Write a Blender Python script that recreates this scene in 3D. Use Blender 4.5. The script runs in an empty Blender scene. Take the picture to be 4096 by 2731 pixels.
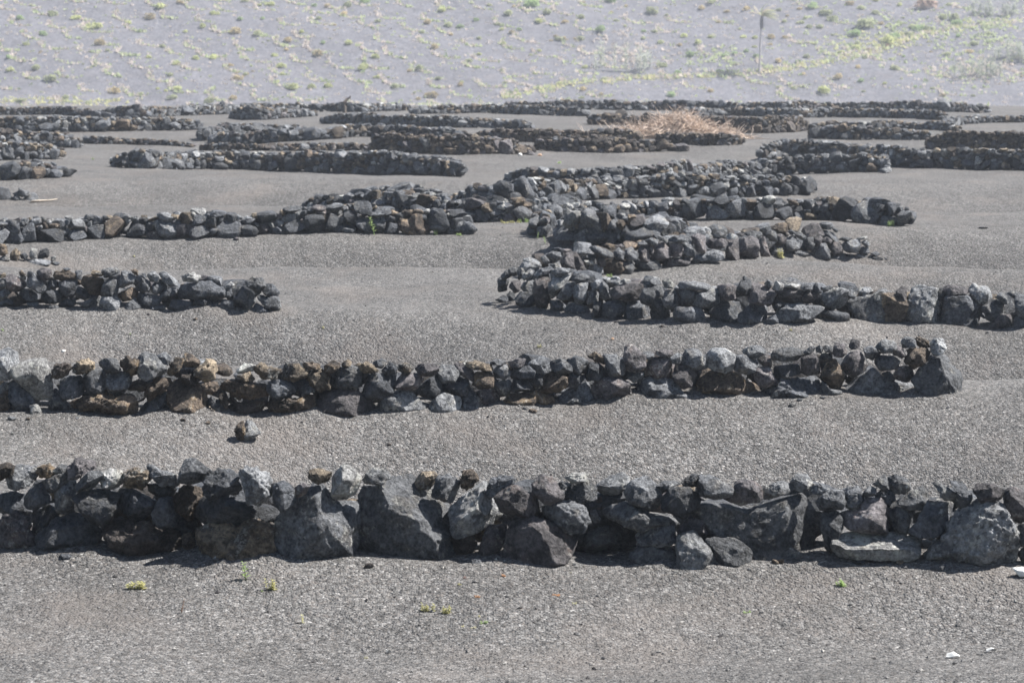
import bpy, bmesh, math, random
import numpy as np
from mathutils import Vector, Matrix, Euler, noise as mnoise

random.seed(7)
RNG = np.random.default_rng(11)
scene = bpy.context.scene
COL = scene.collection
R = math.radians

# ------------------------------------------------------------------ camera
NW, NH = 4096.0, 2731.0            # photograph size, pixels
LENS, SENSOR = 85.0, 36.0
FPX = NW * LENS / SENSOR
CAM_Z = 3.5
PITCH = R(7.12)
cam_data = bpy.data.cameras.new('camera')
cam_data.lens = LENS
cam_data.sensor_width = SENSOR
cam_data.clip_start = 0.5
cam_data.clip_end = 3000
cam_data.dof.use_dof = True
cam_data.dof.focus_distance = 21.0
cam_data.dof.aperture_fstop = 4.8
cam = bpy.data.objects.new('camera', cam_data)
cam.location = (0, 0, CAM_Z)
cam.rotation_euler = (math.pi / 2 - PITCH, 0, 0)
COL.objects.link(cam)
scene.camera = cam

# ------------------------------------------------------------------ sky, sun, exposure
SUN_EL = R(54)
SUN_DIR = Vector((0.985, 0.17, 0)).normalized()       # horizontal direction towards the sun
world = bpy.data.worlds.new('World')
scene.world = world
world.use_nodes = True
wn = world.node_tree
bg = wn.nodes['Background']
sky = wn.nodes.new('ShaderNodeTexSky')
sky.sky_type = 'NISHITA'
sky.sun_disc = False
sky.sun_elevation = SUN_EL
sky.sun_rotation = math.atan2(SUN_DIR.x, SUN_DIR.y)
sky.air_density = 1.0
sky.dust_density = 0.6
sky.ozone_density = 1.0
wn.links.new(sky.outputs[0], bg.inputs['Color'])
bg.inputs['Strength'].default_value = 0.05
sun_data = bpy.data.lights.new('sun', 'SUN')
sun_data.energy = 5.0
sun_data.angle = R(0.6)
sun_data.color = (1.0, 0.965, 0.92)
sun = bpy.data.objects.new('sun', sun_data)
d = Vector((SUN_DIR.x * math.cos(SUN_EL), SUN_DIR.y * math.cos(SUN_EL), math.sin(SUN_EL)))
sun.rotation_euler = d.to_track_quat('Z', 'Y').to_euler()
sun.location = (30, 20, 60)
COL.objects.link(sun)
vs = scene.view_settings
vs.view_transform = 'Standard'
vs.look = 'None'
vs.gamma = 1.0
vs.use_curve_mapping = False
vs.exposure = 1.34

# ------------------------------------------------------------------ terrain function and pixel rays
CP, SP = math.cos(PITCH), math.sin(PITCH)

def ray(px, py):
    """direction of a photograph pixel (native 4096 x 2731), scaled so that y = 1"""
    a = (px - NW / 2) / FPX
    b = (NH / 2 - py) / FPX
    dx, dy, dz = a, CP + b * SP, -SP + b * CP
    return dx / dy, dz / dy

def flat(px, py):
    dx, dz = ray(px, py)
    t = -CAM_Z / dz
    return dx * t, t

K = NW / 2352.0     # working pixels (2352 wide) to native
# hollows dug in the cinder: centre (working px, on the flat ground), half sizes in metres, depth
HOLLOWS = []
for hx, hy, rx, ry, dep in [
        (400, 579, 2.5, 1.7, .80), (850, 575, 3.0, 1.8, .95), (1150, 582, 1.8, 1.5, .55),
        (300, 438, 5.0, 2.8, .90), (700, 442, 5.0, 2.6, .70),
        (2240, 562, 2.8, 2.3, .90), (2000, 556, 2.0, 1.8, .40),
        (250, 760, 2.4, 1.5, .55), (560, 765, 2.4, 1.4, .40), (900, 775, 3.0, 1.6, .30),
        (1900, 990, 2.8, 1.4, .48), (1200, 1015, 2.6, 1.3, .42), (500, 1025, 2.0, 1.2, .30),
        (1900, 800, 3.0, 1.5, .45), (1500, 805, 2.0, 1.3, .36), (2300, 805, 2.0, 1.3, .30),
        (1850, 650, 2.6, 2.0, .60), (2200, 660, 2.4, 1.9, .45),
        (2170, 450, 4.8, 3.0, .75), (1250, 378, 7, 4.0, .7), (600, 364, 5, 4, .7),
        (1950, 352, 6, 4.0, .4), (1500, 398, 4, 3, .5), (350, 320, 6, 6, .7), (1600, 352, 6, 4, .6),
        (600, 1440, 2.4, 1.2, .07), (1700, 1420, 2.2, 1.2, .08), (2150, 1400, 1.8, 1.0, .07), (1000, 1130, 2.2, 1.0, .20), (1800, 1120, 2.2, 1.0, .18)]:
    cx, cy = flat(hx * K, hy * K)
    HOLLOWS.append((cx, cy, rx, ry, dep * (1.0 if cy < 48 else .62 if cy < 62 else .35)))

HILL_Y = 303.0
RIDGES = []          # cinder banked against the feet of the near walls

def smooth(e0, e1, v):
    t = np.clip((v - e0) / (e1 - e0), 0, 1)
    return t * t * (3 - 2 * t)

def gz(x, y):
    x = np.asarray(x, float)
    y = np.asarray(y, float)
    z = (0.035 * np.sin(x * .9 + 1.3 * np.sin(y * .41)) * np.sin(y * .63 + .8 * np.sin(x * .37))
         + 0.016 * np.sin(x * 2.3 + y * .7) * np.sin(y * 1.9 - x * .8 + 1.)
         + 0.006 * np.sin(x * 5.1 + 1.7 * np.sin(y * 1.3)) * np.sin(y * 4.3 + x * 1.1))
    near = 1 - smooth(125, 170, y)
    z = z * near
    for cx, cy, rx, ry, dep in HOLLOWS:
        q = ((x - cx) / rx) ** 2 + ((y - cy) / ry) ** 2
        z = z - 1.5 * dep * np.exp(-q * .95) + .06 * dep * np.exp(-((np.sqrt(q) - 1.75) / .5) ** 2)
    for bx, by, hgt in RIDGES:
        dy = y - np.interp(x, bx, by)
        inside = smooth(bx[0] - .3, bx[0] + .2, x) * (1 - smooth(bx[-1] - .2, bx[-1] + .3, x))
        wob = .45 + .35 * np.sin(x * 2.9 + by[0]) * np.sin(x * 1.3) + .2 * np.sin(x * 6.1 + 1)
        z = z + inside * hgt * wob * np.exp(-(np.where(dy < 0, dy / .38, dy / .7)) ** 2)
    z = z - 5.2 * smooth(124, 215, y)
    foot = HILL_Y + 6 * np.sin(x * .021 + .6) + .04 * x
    up = np.maximum(y - foot, 0)
    hill = 0.33 * (np.sqrt(up * up + 60) - 7.7)
    z = z + np.where(y > foot - 1, np.maximum(hill, 0), 0)
    far = smooth(200, 320, y)
    z = z + far * (.55 * np.sin(x * .11 + .05 * y) * np.sin(y * .17 + .9) + .22 * np.sin(x * .35 - y * .2) * np.sin(y * .43 + x * .08))
    return z

def hit(px, py, tmin=6.0, tmax=700.0):
    """first point of the terrain seen through a photograph pixel"""
    dx, dz = ray(px, py)
    t = np.concatenate([np.arange(tmin, 140, .04), np.arange(140, tmax, .25)])
    h = CAM_Z + dz * t - gz(dx * t, t)
    below = np.nonzero(h < 0)[0]
    if len(below) == 0:
        return None
    i = below[0]
    if i == 0:
        tt = t[0]
    else:
        a, b = h[i - 1], h[i]
        tt = t[i - 1] + (t[i] - t[i - 1]) * a / (a - b)
    return Vector((dx * tt, tt, float(gz(dx * tt, tt))))

def at_depth(px, py, y):
    dx, dz = ray(px, py)
    return dx * y, CAM_Z + dz * y

for base, hgt in (([(-40, 2195), (640, 2225), (1250, 2245), (2000, 2235), (2650, 2245), (3400, 2240), (4140, 2275)], .10),
                  ([(-30, 1655), (560, 1660), (1150, 1660), (1850, 1640), (2700, 1596), (3300, 1583), (3860, 1590)], .10),
                  ([(-20, 1232), (420, 1243), (850, 1232), (1120, 1252)], .10),
                  ([(2060, 1215), (2320, 1258), (2700, 1286), (3100, 1296), (3500, 1287), (4110, 1318)], .09)):
    f_ = [hit(*b) for b in base]
    RIDGES.append(([q.x for q in f_], [q.y + .06 for q in f_], hgt))

# ------------------------------------------------------------------ node helpers
def new_mat(name):
    m = bpy.data.materials.new(name)
    m.use_nodes = True
    nt = m.node_tree
    b = nt.nodes['Principled BSDF']
    return m, nt, b

def nd(nt, kind, **kw):
    n = nt.nodes.new(kind)
    for k, v in kw.items():
        if k in n.inputs.keys() if hasattr(n.inputs, 'keys') else False:
            n.inputs[k].default_value = v
        else:
            setattr(n, k, v)
    return n

def lk(nt, a, b):
    nt.links.new(a, b)

def ramp(nt, src, stops):
    r = nt.nodes.new('ShaderNodeValToRGB')
    el = r.color_ramp.elements
    while len(el) > 1:
        el.remove(el[0])
    el[0].position = stops[0][0]
    el[0].color = (*stops[0][1], 1) if len(stops[0][1]) == 3 else stops[0][1]
    for p, c in stops[1:]:
        e = el.new(p)
        e.color = (*c, 1)
    if src is not None:
        lk(nt, src, r.inputs['Fac'])
    return r

def grey(v):
    return (v, v, v)

def mixc(nt, fac, a, b, mode='MIX'):
    m = nt.nodes.new('ShaderNodeMix')
    m.data_type = 'RGBA'
    m.blend_type = mode
    for sock, val in ((m.inputs[0], fac), (m.inputs[6], a), (m.inputs[7], b)):
        if hasattr(val, 'is_output'):
            lk(nt, val, sock)
        elif isinstance(val, (int, float)):
            sock.default_value = val
        else:
            sock.default_value = (*val, 1)
    return m.outputs[2]

def mathn(nt, op, a, b=None, c=None):
    m = nt.nodes.new('ShaderNodeMath')
    m.operation = op
    for i, v in enumerate((a, b, c)):
        if v is None:
            continue
        if hasattr(v, 'is_output'):
            lk(nt, v, m.inputs[i])
        else:
            m.inputs[i].default_value = v
    return m.outputs[0]

def noise_tex(nt, vec, scale, detail=4, rough=.55):
    n = nt.nodes.new('ShaderNodeTexNoise')
    n.inputs['Scale'].default_value = scale
    n.inputs['Detail'].default_value = detail
    n.inputs['Roughness'].default_value = rough
    lk(nt, vec, n.inputs['Vector'])
    return n

def voro(nt, vec, scale, feature='F1', rnd=1.0):
    n = nt.nodes.new('ShaderNodeTexVoronoi')
    n.feature = feature
    n.inputs['Scale'].default_value = scale
    n.inputs['Randomness'].default_value = rnd
    lk(nt, vec, n.inputs['Vector'])
    return n

def bump(nt, height, strength, dist, prev=None):
    b = nt.nodes.new('ShaderNodeBump')
    b.inputs['Strength'].default_value = strength
    b.inputs['Distance'].default_value = dist
    lk(nt, height, b.inputs['Height'])
    if prev is not None:
        lk(nt, prev, b.inputs['Normal'])
    return b.outputs['Normal']

# ------------------------------------------------------------------ materials
def rock_material(name, dark, light, accent, acc_amount, pits=.5, lichen=.0, grain=1.0, pit_scale=30.0):
    m, nt, bs = new_mat(name)
    geo = nt.nodes.new('ShaderNodeNewGeometry')
    inf = nt.nodes.new('ShaderNodeObjectInfo')
    P = geo.outputs['Position']
    big = noise_tex(nt, P, 5.5, 3, .6)
    sp = nt.nodes.new('ShaderNodeSeparateColor')
    lk(nt, big.outputs['Color'], sp.inputs[0])
    mid = noise_tex(nt, P, 30.0, 5, .72)
    t = mathn(nt, 'MULTIPLY_ADD', sp.outputs[0], .5, mathn(nt, 'MULTIPLY', mid.outputs['Fac'], .55))
    base = ramp(nt, t, [(.43, dark), (.66, light)]).outputs[0]
    # second mineral colour in patches
    pm = ramp(nt, sp.outputs[1], [(.60 - acc_amount * .3, grey(0)), (.70 - acc_amount * .3, grey(1))]).outputs[0]
    c = mixc(nt, pm, base, accent)
    # gas bubbles
    vz = voro(nt, P, pit_scale)
    rad = mathn(nt, 'MULTIPLY', ramp(nt, sp.outputs[2], [(.40, grey(0.25)), (.62, grey(1))]).outputs[0], .46 * pits)
    hole = mathn(nt, 'LESS_THAN', vz.outputs['Distance'], rad)
    c = mixc(nt, mathn(nt, 'MULTIPLY', hole, .55), c, tuple(q * .4 for q in dark))
    # pale lichen crust
    spm = nt.nodes.new('ShaderNodeSeparateColor')
    lk(nt, mid.outputs['Color'], spm.inputs[0])
    lt = mathn(nt, 'MULTIPLY_ADD', spm.outputs[1], .55, mathn(nt, 'MULTIPLY', sp.outputs[1], .45))
    lm = ramp(nt, lt, [(.59 - lichen * .09, grey(0)), (.64 - lichen * .09, grey(min(1, lichen + .25)))]).outputs[0]
    c = mixc(nt, lm, c, (.42, .42, .39))
    # brightness of the single stone and salt-and-pepper grain
    v = mathn(nt, 'MULTIPLY_ADD', inf.outputs['Random'], .85, .58)
    g = mathn(nt, 'MULTIPLY_ADD', spm.outputs[2], 2.2, -.1)
    hsv = nt.nodes.new('ShaderNodeHueSaturation')
    lk(nt, c, hsv.inputs['Color'])
    lk(nt, mathn(nt, 'MULTIPLY', v, g), hsv.inputs['Value'])
    lk(nt, hsv.outputs[0], bs.inputs['Base Color'])
    bs.inputs['Roughness'].default_value = .68
    bs.inputs['Specular IOR Level'].default_value = .4
    hgt = mathn(nt, 'SUBTRACT', mathn(nt, 'MULTIPLY', mid.outputs['Fac'], 1.1 * grain), mathn(nt, 'MULTIPLY', hole, 1.0))
    lk(nt, bump(nt, hgt, 1.0, .042), bs.inputs['Normal'])
    return m

MATS = {
    'd': rock_material('dark_basalt', (.018, .021, .026), (.122, .129, .143), (.066, .062, .060), .12, .5, .15),
    'g': rock_material('grey_basalt', (.032, .035, .041), (.215, .222, .233), (.115, .108, .102), .14, .75, .30, 1.0, 24.),
    'l': rock_material('pale_basalt', (.066, .070, .077), (.345, .352, .36), (.20, .19, .18), .1, .8, .5, 1.0, 20.),
    't': rock_material('ochre_clinker', (.070, .054, .039), (.385, .312, .225), (.065, .055, .048), .28, .7, .35, 1.6, 26.),
    'b': rock_material('brown_scoria', (.028, .022, .018), (.195, .150, .112), (.25, .18, .11), .14, .7, .2, 1.6, 26.),
    'p': rock_material('red_grey_basalt', (.029, .027, .030), (.175, .160, .164), (.13, .103, .096), .14, .55, .25),
    'w': rock_material('lichened_basalt', (.11, .11, .11), (.45, .445, .435), (.27, .25, .215), .2, .6, .9, 1.0, 24.),
    'n': rock_material('dark_brown_clinker', (.017, .014, .013), (.105, .087, .077), (.090, .070, .055), .2, .65, .15, 1.5),
}

def cinder_material(name, lo, hi, tint, fine_scale, hill=False):
    m, nt, bs = new_mat(name)
    geo = nt.nodes.new('ShaderNodeNewGeometry')
    P = geo.outputs['Position']
    cell = voro(nt, P, fine_scale)
    cell2 = voro(nt, P, fine_scale * .47)
    sep = nt.nodes.new('ShaderNodeSeparateColor')
    lk(nt, cell.outputs['Color'], sep.inputs[0])
    sep2 = nt.nodes.new('ShaderNodeSeparateColor')
    lk(nt, cell2.outputs['Color'], sep2.inputs[0])
    r1 = ramp(nt, sep.outputs[0], [(0, tuple(c * .55 for c in lo)), (.5, lo), (.86, hi), (.955, hi), (1, tuple(min(.6, c * 1.8) for c in hi))]).outputs[0]
    r2 = ramp(nt, sep2.outputs[1], [(0, grey(.68)), (1, grey(1.32))]).outputs[0]
    c = mixc(nt, 1.0, r1, r2, 'MULTIPLY')
    brown = ramp(nt, sep.outputs[2], [(.78, grey(0)), (.9, grey(.55))]).outputs[0]
    c = mixc(nt, brown, c, tint)
    tone = noise_tex(nt, P, .55, 7, .66)
    st = nt.nodes.new('ShaderNodeSeparateColor')
    lk(nt, tone.outputs['Color'], st.inputs[0])
    dm = ramp(nt, st.outputs[0], [(.50, grey(0)), (.66, grey(.55))]).outputs[0]
    c = mixc(nt, dm, c, tuple(x * .95 for x in tint))
    tv = ramp(nt, st.outputs[1], [(.3, grey(.80)), (.7, grey(1.18))]).outputs[0]
    c = mixc(nt, 1.0, c, tv, 'MULTIPLY')
    lk(nt, c, bs.inputs['Base Color'])
    bs.inputs['Roughness'].default_value = .92
    bs.inputs['Specular IOR Level'].default_value = .2
    h = mathn(nt, 'MULTIPLY_ADD', cell.outputs['Distance'], -1.0, mathn(nt, 'MULTIPLY', cell2.outputs['Distance'], -1.2))
    rip = noise_tex(nt, P, 3.2, 3, .6)
    n = bump(nt, mathn(nt, 'MULTIPLY_ADD', rip.outputs['Fac'], 6.0, h), 1.0, .014)
    lk(nt, n, bs.inputs['Normal'])
    return m

M_CINDER = cinder_material('volcanic_cinder', (.100, .0975, .095), (.170, .165, .160), (.158, .140, .127), 64.0)
M_HILL = cinder_material('hill_cinder', (.112, .111, .127), (.140, .138, .151), (.146, .133, .137), 9.0)

def plain(name, col, var=.25, scale=30., rough=.8, trans=0):
    m, nt, bs = new_mat(name)
    geo = nt.nodes.new('ShaderNodeNewGeometry')
    inf = nt.nodes.new('ShaderNodeObjectInfo')
    n = noise_tex(nt, geo.outputs['Position'], scale, 3)
    v = mathn(nt, 'MULTIPLY_ADD', n.outputs['Fac'], var * 2, 1 - var)
    v = mathn(nt, 'MULTIPLY', v, mathn(nt, 'MULTIPLY_ADD', inf.outputs['Random'], .4, .8))
    c = mixc(nt, 1.0, col, (1, 1, 1), 'MULTIPLY')
    hsv = nt.nodes.new('ShaderNodeHueSaturation')
    lk(nt, c, hsv.inputs['Color'])
    lk(nt, v, hsv.inputs['Value'])
    lk(nt, hsv.outputs[0], bs.inputs['Base Color'])
    bs.inputs['Roughness'].default_value = rough
    bs.inputs['Specular IOR Level'].default_value = .2
    return m

def foliage(name, col, var=.3, scale=2.):
    m = plain(name, col, var, scale)
    nt = m.node_tree
    bs = nt.nodes['Principled BSDF']
    tr = nt.nodes.new('ShaderNodeBsdfTranslucent')
    src = bs.inputs['Base Color'].links[0].from_socket
    lk(nt, src, tr.inputs['Color'])
    mx = nt.nodes.new('ShaderNodeMixShader')
    mx.inputs[0].default_value = .5
    lk(nt, bs.outputs[0], mx.inputs[1])
    lk(nt, tr.outputs[0], mx.inputs[2])
    lk(nt, mx.outputs[0], nt.nodes['Material Output'].inputs['Surface'])
    return m

# ------------------------------------------------------------------ object helpers
def tag(o, label=None, cat=None, group=None, kind=None):
    if label:
        o['label'] = label
    if cat:
        o['category'] = cat
    if group:
        o['group'] = group
    if kind:
        o['kind'] = kind
    return o

def empty(name, loc):
    o = bpy.data.objects.new(name, None)
    o.location = loc
    o.empty_display_size = .2
    COL.objects.link(o)
    return o

def mesh_from(name, verts, faces, mat=None, smooth_shade=True):
    me = bpy.data.meshes.new(name)
    me.from_pydata([tuple(v) for v in verts], [], [tuple(f) for f in faces])
    if smooth_shade:
        me.polygons.foreach_set('use_smooth', [True] * len(me.polygons))
    if mat:
        me.materials.append(mat)
    me.update()
    return me

def link(name, me, loc=(0, 0, 0), parent=None):
    o = bpy.data.objects.new(name, me)
    o.location = loc
    if parent is not None:
        o.parent = parent
    COL.objects.link(o)
    return o

ICO = {}
def ico(level):
    if level not in ICO:
        bm = bmesh.new()
        bmesh.ops.create_icosphere(bm, subdivisions=level, radius=1.0)
        bm.verts.ensure_lookup_table()
        v = np.array([x.co[:] for x in bm.verts])
        f = [[q.index for q in p.verts] for p in bm.faces]
        bm.free()
        ICO[level] = (v, f)
    return ICO[level]

def fnoise(pts, off, H=.9, octv=4):
    return np.array([mnoise.fractal(Vector(p) + off, H, 2.1, octv) for p in pts])

def roughen(v, size, style, off):
    """lumps and broken surface along the outward direction"""
    nrm = v / (np.linalg.norm(v, axis=1, keepdims=True) + 1e-9)
    a1, f1, a2, f2 = {'s': (.06, 1.7, .035, 6.), 'o': (.08, 1.7, .035, 6.),
                      'r': (.14, 2.2, .075, 6.), 'v': (.07, 2.0, .045, 8.)}[style]
    q = v / size
    disp = a1 * fnoise(q * f1, off, .9, 3) + a2 * fnoise(q * f2, off * 1.7, .7, 4)
    if style in 'rv':
        k = np.abs(fnoise(q * 4.3, off * .6, .8, 3))
        disp -= (.16 if style == 'r' else .08) * np.clip(.30 - k, 0, 1)
    if style in 'rv' and len(v) > 2000:
        cell = np.array([mnoise.voronoi(Vector(c) * 7.0 + off)[0][0] for c in q])
        disp -= .09 * np.clip(.32 - cell, 0, 1)
    return v + nrm * (disp * size)[:, None]

def facet(v, rnd, n, lo, hi, camera_side=True):
    for _ in range(n):
        while True:
            nv = np.array([rnd.uniform(-1, 1) for _ in range(3)])
            L = np.linalg.norm(nv)
            if .2 < L < 1:
                nv /= L
                break
        if camera_side:
            nv[1] = -abs(nv[1]) * rnd.choice((1, 1, 1, -1))
            if rnd.random() < .45:
                nv[2] = abs(nv[2])
            if abs(nv[1]) < .45:
                nv[1] = -.6
                nv /= np.linalg.norm(nv)
        dpt = v @ nv
        h = rnd.uniform(lo, hi) * dpt.max()
        v = v - np.clip(dpt - h, 0, None)[:, None] * nv * .96
    return v

BREAKS = {
    'A': [(-.45, -.85, .25, .46), (.80, -.42, .42, .42), (.35, -.90, -.25, .60)],
    'B': [(-.10, -.98, -.05, .62), (.52, -.42, .74, .40), (-.70, -.66, .25, .62)],
    'C': [(-.40, -.90, .10, .52), (.72, -.45, .52, .46)],
    'D': [(.05, -.99, .12, .60), (.72, -.68, .10, .62)],
    'E': [(0, -.28, .96, .30), (0, -.96, -.28, .55)],
}

def outlined_stone(poly, T, level, style, seed, breaks=None):
    """rock whose outline across the wall is poly [(x, z)], T metres thick"""
    rnd = random.Random(seed)
    dirs, faces = ico(level)
    n = len(poly)
    A = np.linspace(-math.pi, math.pi, 145)
    rad = np.zeros(145)
    for i, a in enumerate(A):
        c, s = math.cos(a), math.sin(a)
        best = 0
        for j in range(n):
            x1, z1 = poly[j]
            x2, z2 = poly[(j + 1) % n]
            ex, ez = x2 - x1, z2 - z1
            den = c * ez - s * ex
            if abs(den) < 1e-9:
                continue
            t = (x1 * ez - z1 * ex) / den
            u = (x1 * s - z1 * c) / den
            if t > 0 and -1e-6 <= u <= 1 + 1e-6:
                best = max(best, t)
        rad[i] = best
    ok = rad > 0
    rad = np.interp(A, A[ok], rad[ok])
    kk = {'s': 1, 'o': 3, 'r': 2, 'v': 2}[style]
    ext = np.concatenate([rad[-9:-1], rad, rad[1:9]])
    ker = np.ones(2 * kk + 1) / (2 * kk + 1)
    rad = np.convolve(ext, ker, 'same')[8:-8]
    th = np.arctan2(dirs[:, 2], dirs[:, 0])
    r = np.interp(th, A, rad)
    rho = np.sqrt(dirs[:, 0] ** 2 + dirs[:, 2] ** 2)
    p, q = {'s': (.58, .85), 'o': (.70, .9), 'r': (.62, .88), 'v': (.60, .85)}[style]
    rr = (rho ** p) * r
    y = np.sign(dirs[:, 1]) * (np.abs(dirs[:, 1]) ** q) * T / 2
    v = np.stack([rr * np.cos(th), y, rr * np.sin(th)], 1)
    size = math.sqrt(max(1e-4, rad.mean() * T)) * 1.2
    nf, flo = {'s': (7, .50), 'o': (6, .60), 'r': (5, .55), 'v': (6, .50)}[style]
    if breaks:
        for bx_, by_, bz_, bh in BREAKS[breaks]:
            nv = np.array([bx_, by_, bz_])
            nv /= np.linalg.norm(nv)
            dpt = v @ nv
            v = v - np.clip(dpt - bh * dpt.max(), 0, None)[:, None] * nv * .97
        nf, flo = 2, .7
    v = facet(v, rnd, nf, flo, .82)
    # bring the cut block back to its outline
    th2 = np.arctan2(v[:, 2], v[:, 0])
    r2 = np.hypot(v[:, 0], v[:, 2])
    nb = 40
    bi = ((th2 + math.pi) / (2 * math.pi) * nb).astype(int) % nb
    mx = np.full(nb, 1e-6)
    np.maximum.at(mx, bi, r2)
    cen = (np.arange(nb) + .5) / nb * 2 * math.pi - math.pi
    want = np.interp(cen, A, rad)
    k = np.clip(want / mx, .9, 2.2)
    ca = np.concatenate([[cen[-1] - 2 * math.pi], cen, [cen[0] + 2 * math.pi]])
    ka = np.concatenate([[k[-1]], k, [k[0]]])
    kv = np.interp(th2, ca, ka)
    v[:, 0] *= kv
    v[:, 2] *= kv
    off = Vector((rnd.uniform(-50, 50), rnd.uniform(-50, 50), rnd.uniform(-50, 50)))
    v = roughen(v, size, style, off)
    return v, faces

# shapes shared by the stones of the farther walls
POOL = {}
def pool_mesh(kind, i, matkey, level):
    key = (kind, i, matkey, level)
    if key in POOL:
        return POOL[key]
    rnd = random.Random(1000 + i * 17 + ord(kind) * 7 + level)
    dirs, faces = ico(level)
    p = {'s': .68, 'o': .85, 'r': .75}[kind]
    v = np.sign(dirs) * np.abs(dirs) ** p
    v = facet(v, rnd, {'s': 8, 'o': 7, 'r': 7}[kind], .44 if kind == 's' else .52, .80, False)
    off = Vector((rnd.uniform(-50, 50), rnd.uniform(-50, 50), rnd.uniform(-50, 50)))
    v = roughen(v, .7, kind, off)
    lo, hi = v.min(0), v.max(0)
    v = (v - (lo + hi) / 2) / (hi - lo)
    me = mesh_from('stone_shape', v, faces, MATS[matkey], smooth_shade=False)
    POOL[key] = me
    return me

# ------------------------------------------------------------------ ground and hillside
def sheet(name, ys, half, ncol, mat):
    U = np.linspace(-1, 1, ncol)
    X = np.array([U * half(y) for y in ys])
    Y = np.repeat(np.array(ys)[:, None], ncol, 1)
    Z = gz(X, Y)
    verts = np.stack([X, Y, Z], 2).reshape(-1, 3)
    nr = len(ys)
    i = np.arange(nr - 1)[:, None] * ncol + np.arange(ncol - 1)[None, :]
    faces = np.stack([i, i + 1, i + 1 + ncol, i + ncol], 2).reshape(-1, 4)
    me = bpy.data.meshes.new(name)
    me.vertices.add(len(verts))
    me.vertices.foreach_set('co', verts.ravel())
    me.loops.add(faces.size)
    me.loops.foreach_set('vertex_index', faces.ravel())
    me.polygons.add(len(faces))
    me.polygons.foreach_set('loop_start', np.arange(len(faces)) * 4)
    me.polygons.foreach_set('use_smooth', np.ones(len(faces), bool))
    me.update(calc_edges=True)
    me.materials.append(mat)
    o = link(name, me)
    tag(o, kind='structure')
    return o

half = lambda y: .34 * y + 14
sheet('ground', list(np.geomspace(4.0, 150, 620)), half, 420, M_CINDER)
sheet('hillside', list(np.arange(150, 300, 3.0)) + list(np.arange(300, 420, .8)) + list(np.arange(420, 560, 4.0)), half, 260, M_HILL)

# ------------------------------------------------------------------ walls whose stones are drawn one by one
CROPS = {'A': (0, 1800, 1.68), 'B': (1000, 1800, 1.68), 'C': (2000, 1800, 1.68), 'D': (2796, 1800, 1.684),
         'E': (0, 1300, 1.68), 'F': (1300, 1300, 1.68), 'G': (2600, 1250, 1.68),
         'L': (0, 960, 3.36), 'M': (0, 950, 1.68), 'P': (1900, 800, 2.138), 'Q': (2900, 800, 1.9666),
         'K': (0, 600, 1.68), 'R': (2200, 540, 1.96), 'S': (1100, 640, 1.96)}

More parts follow.
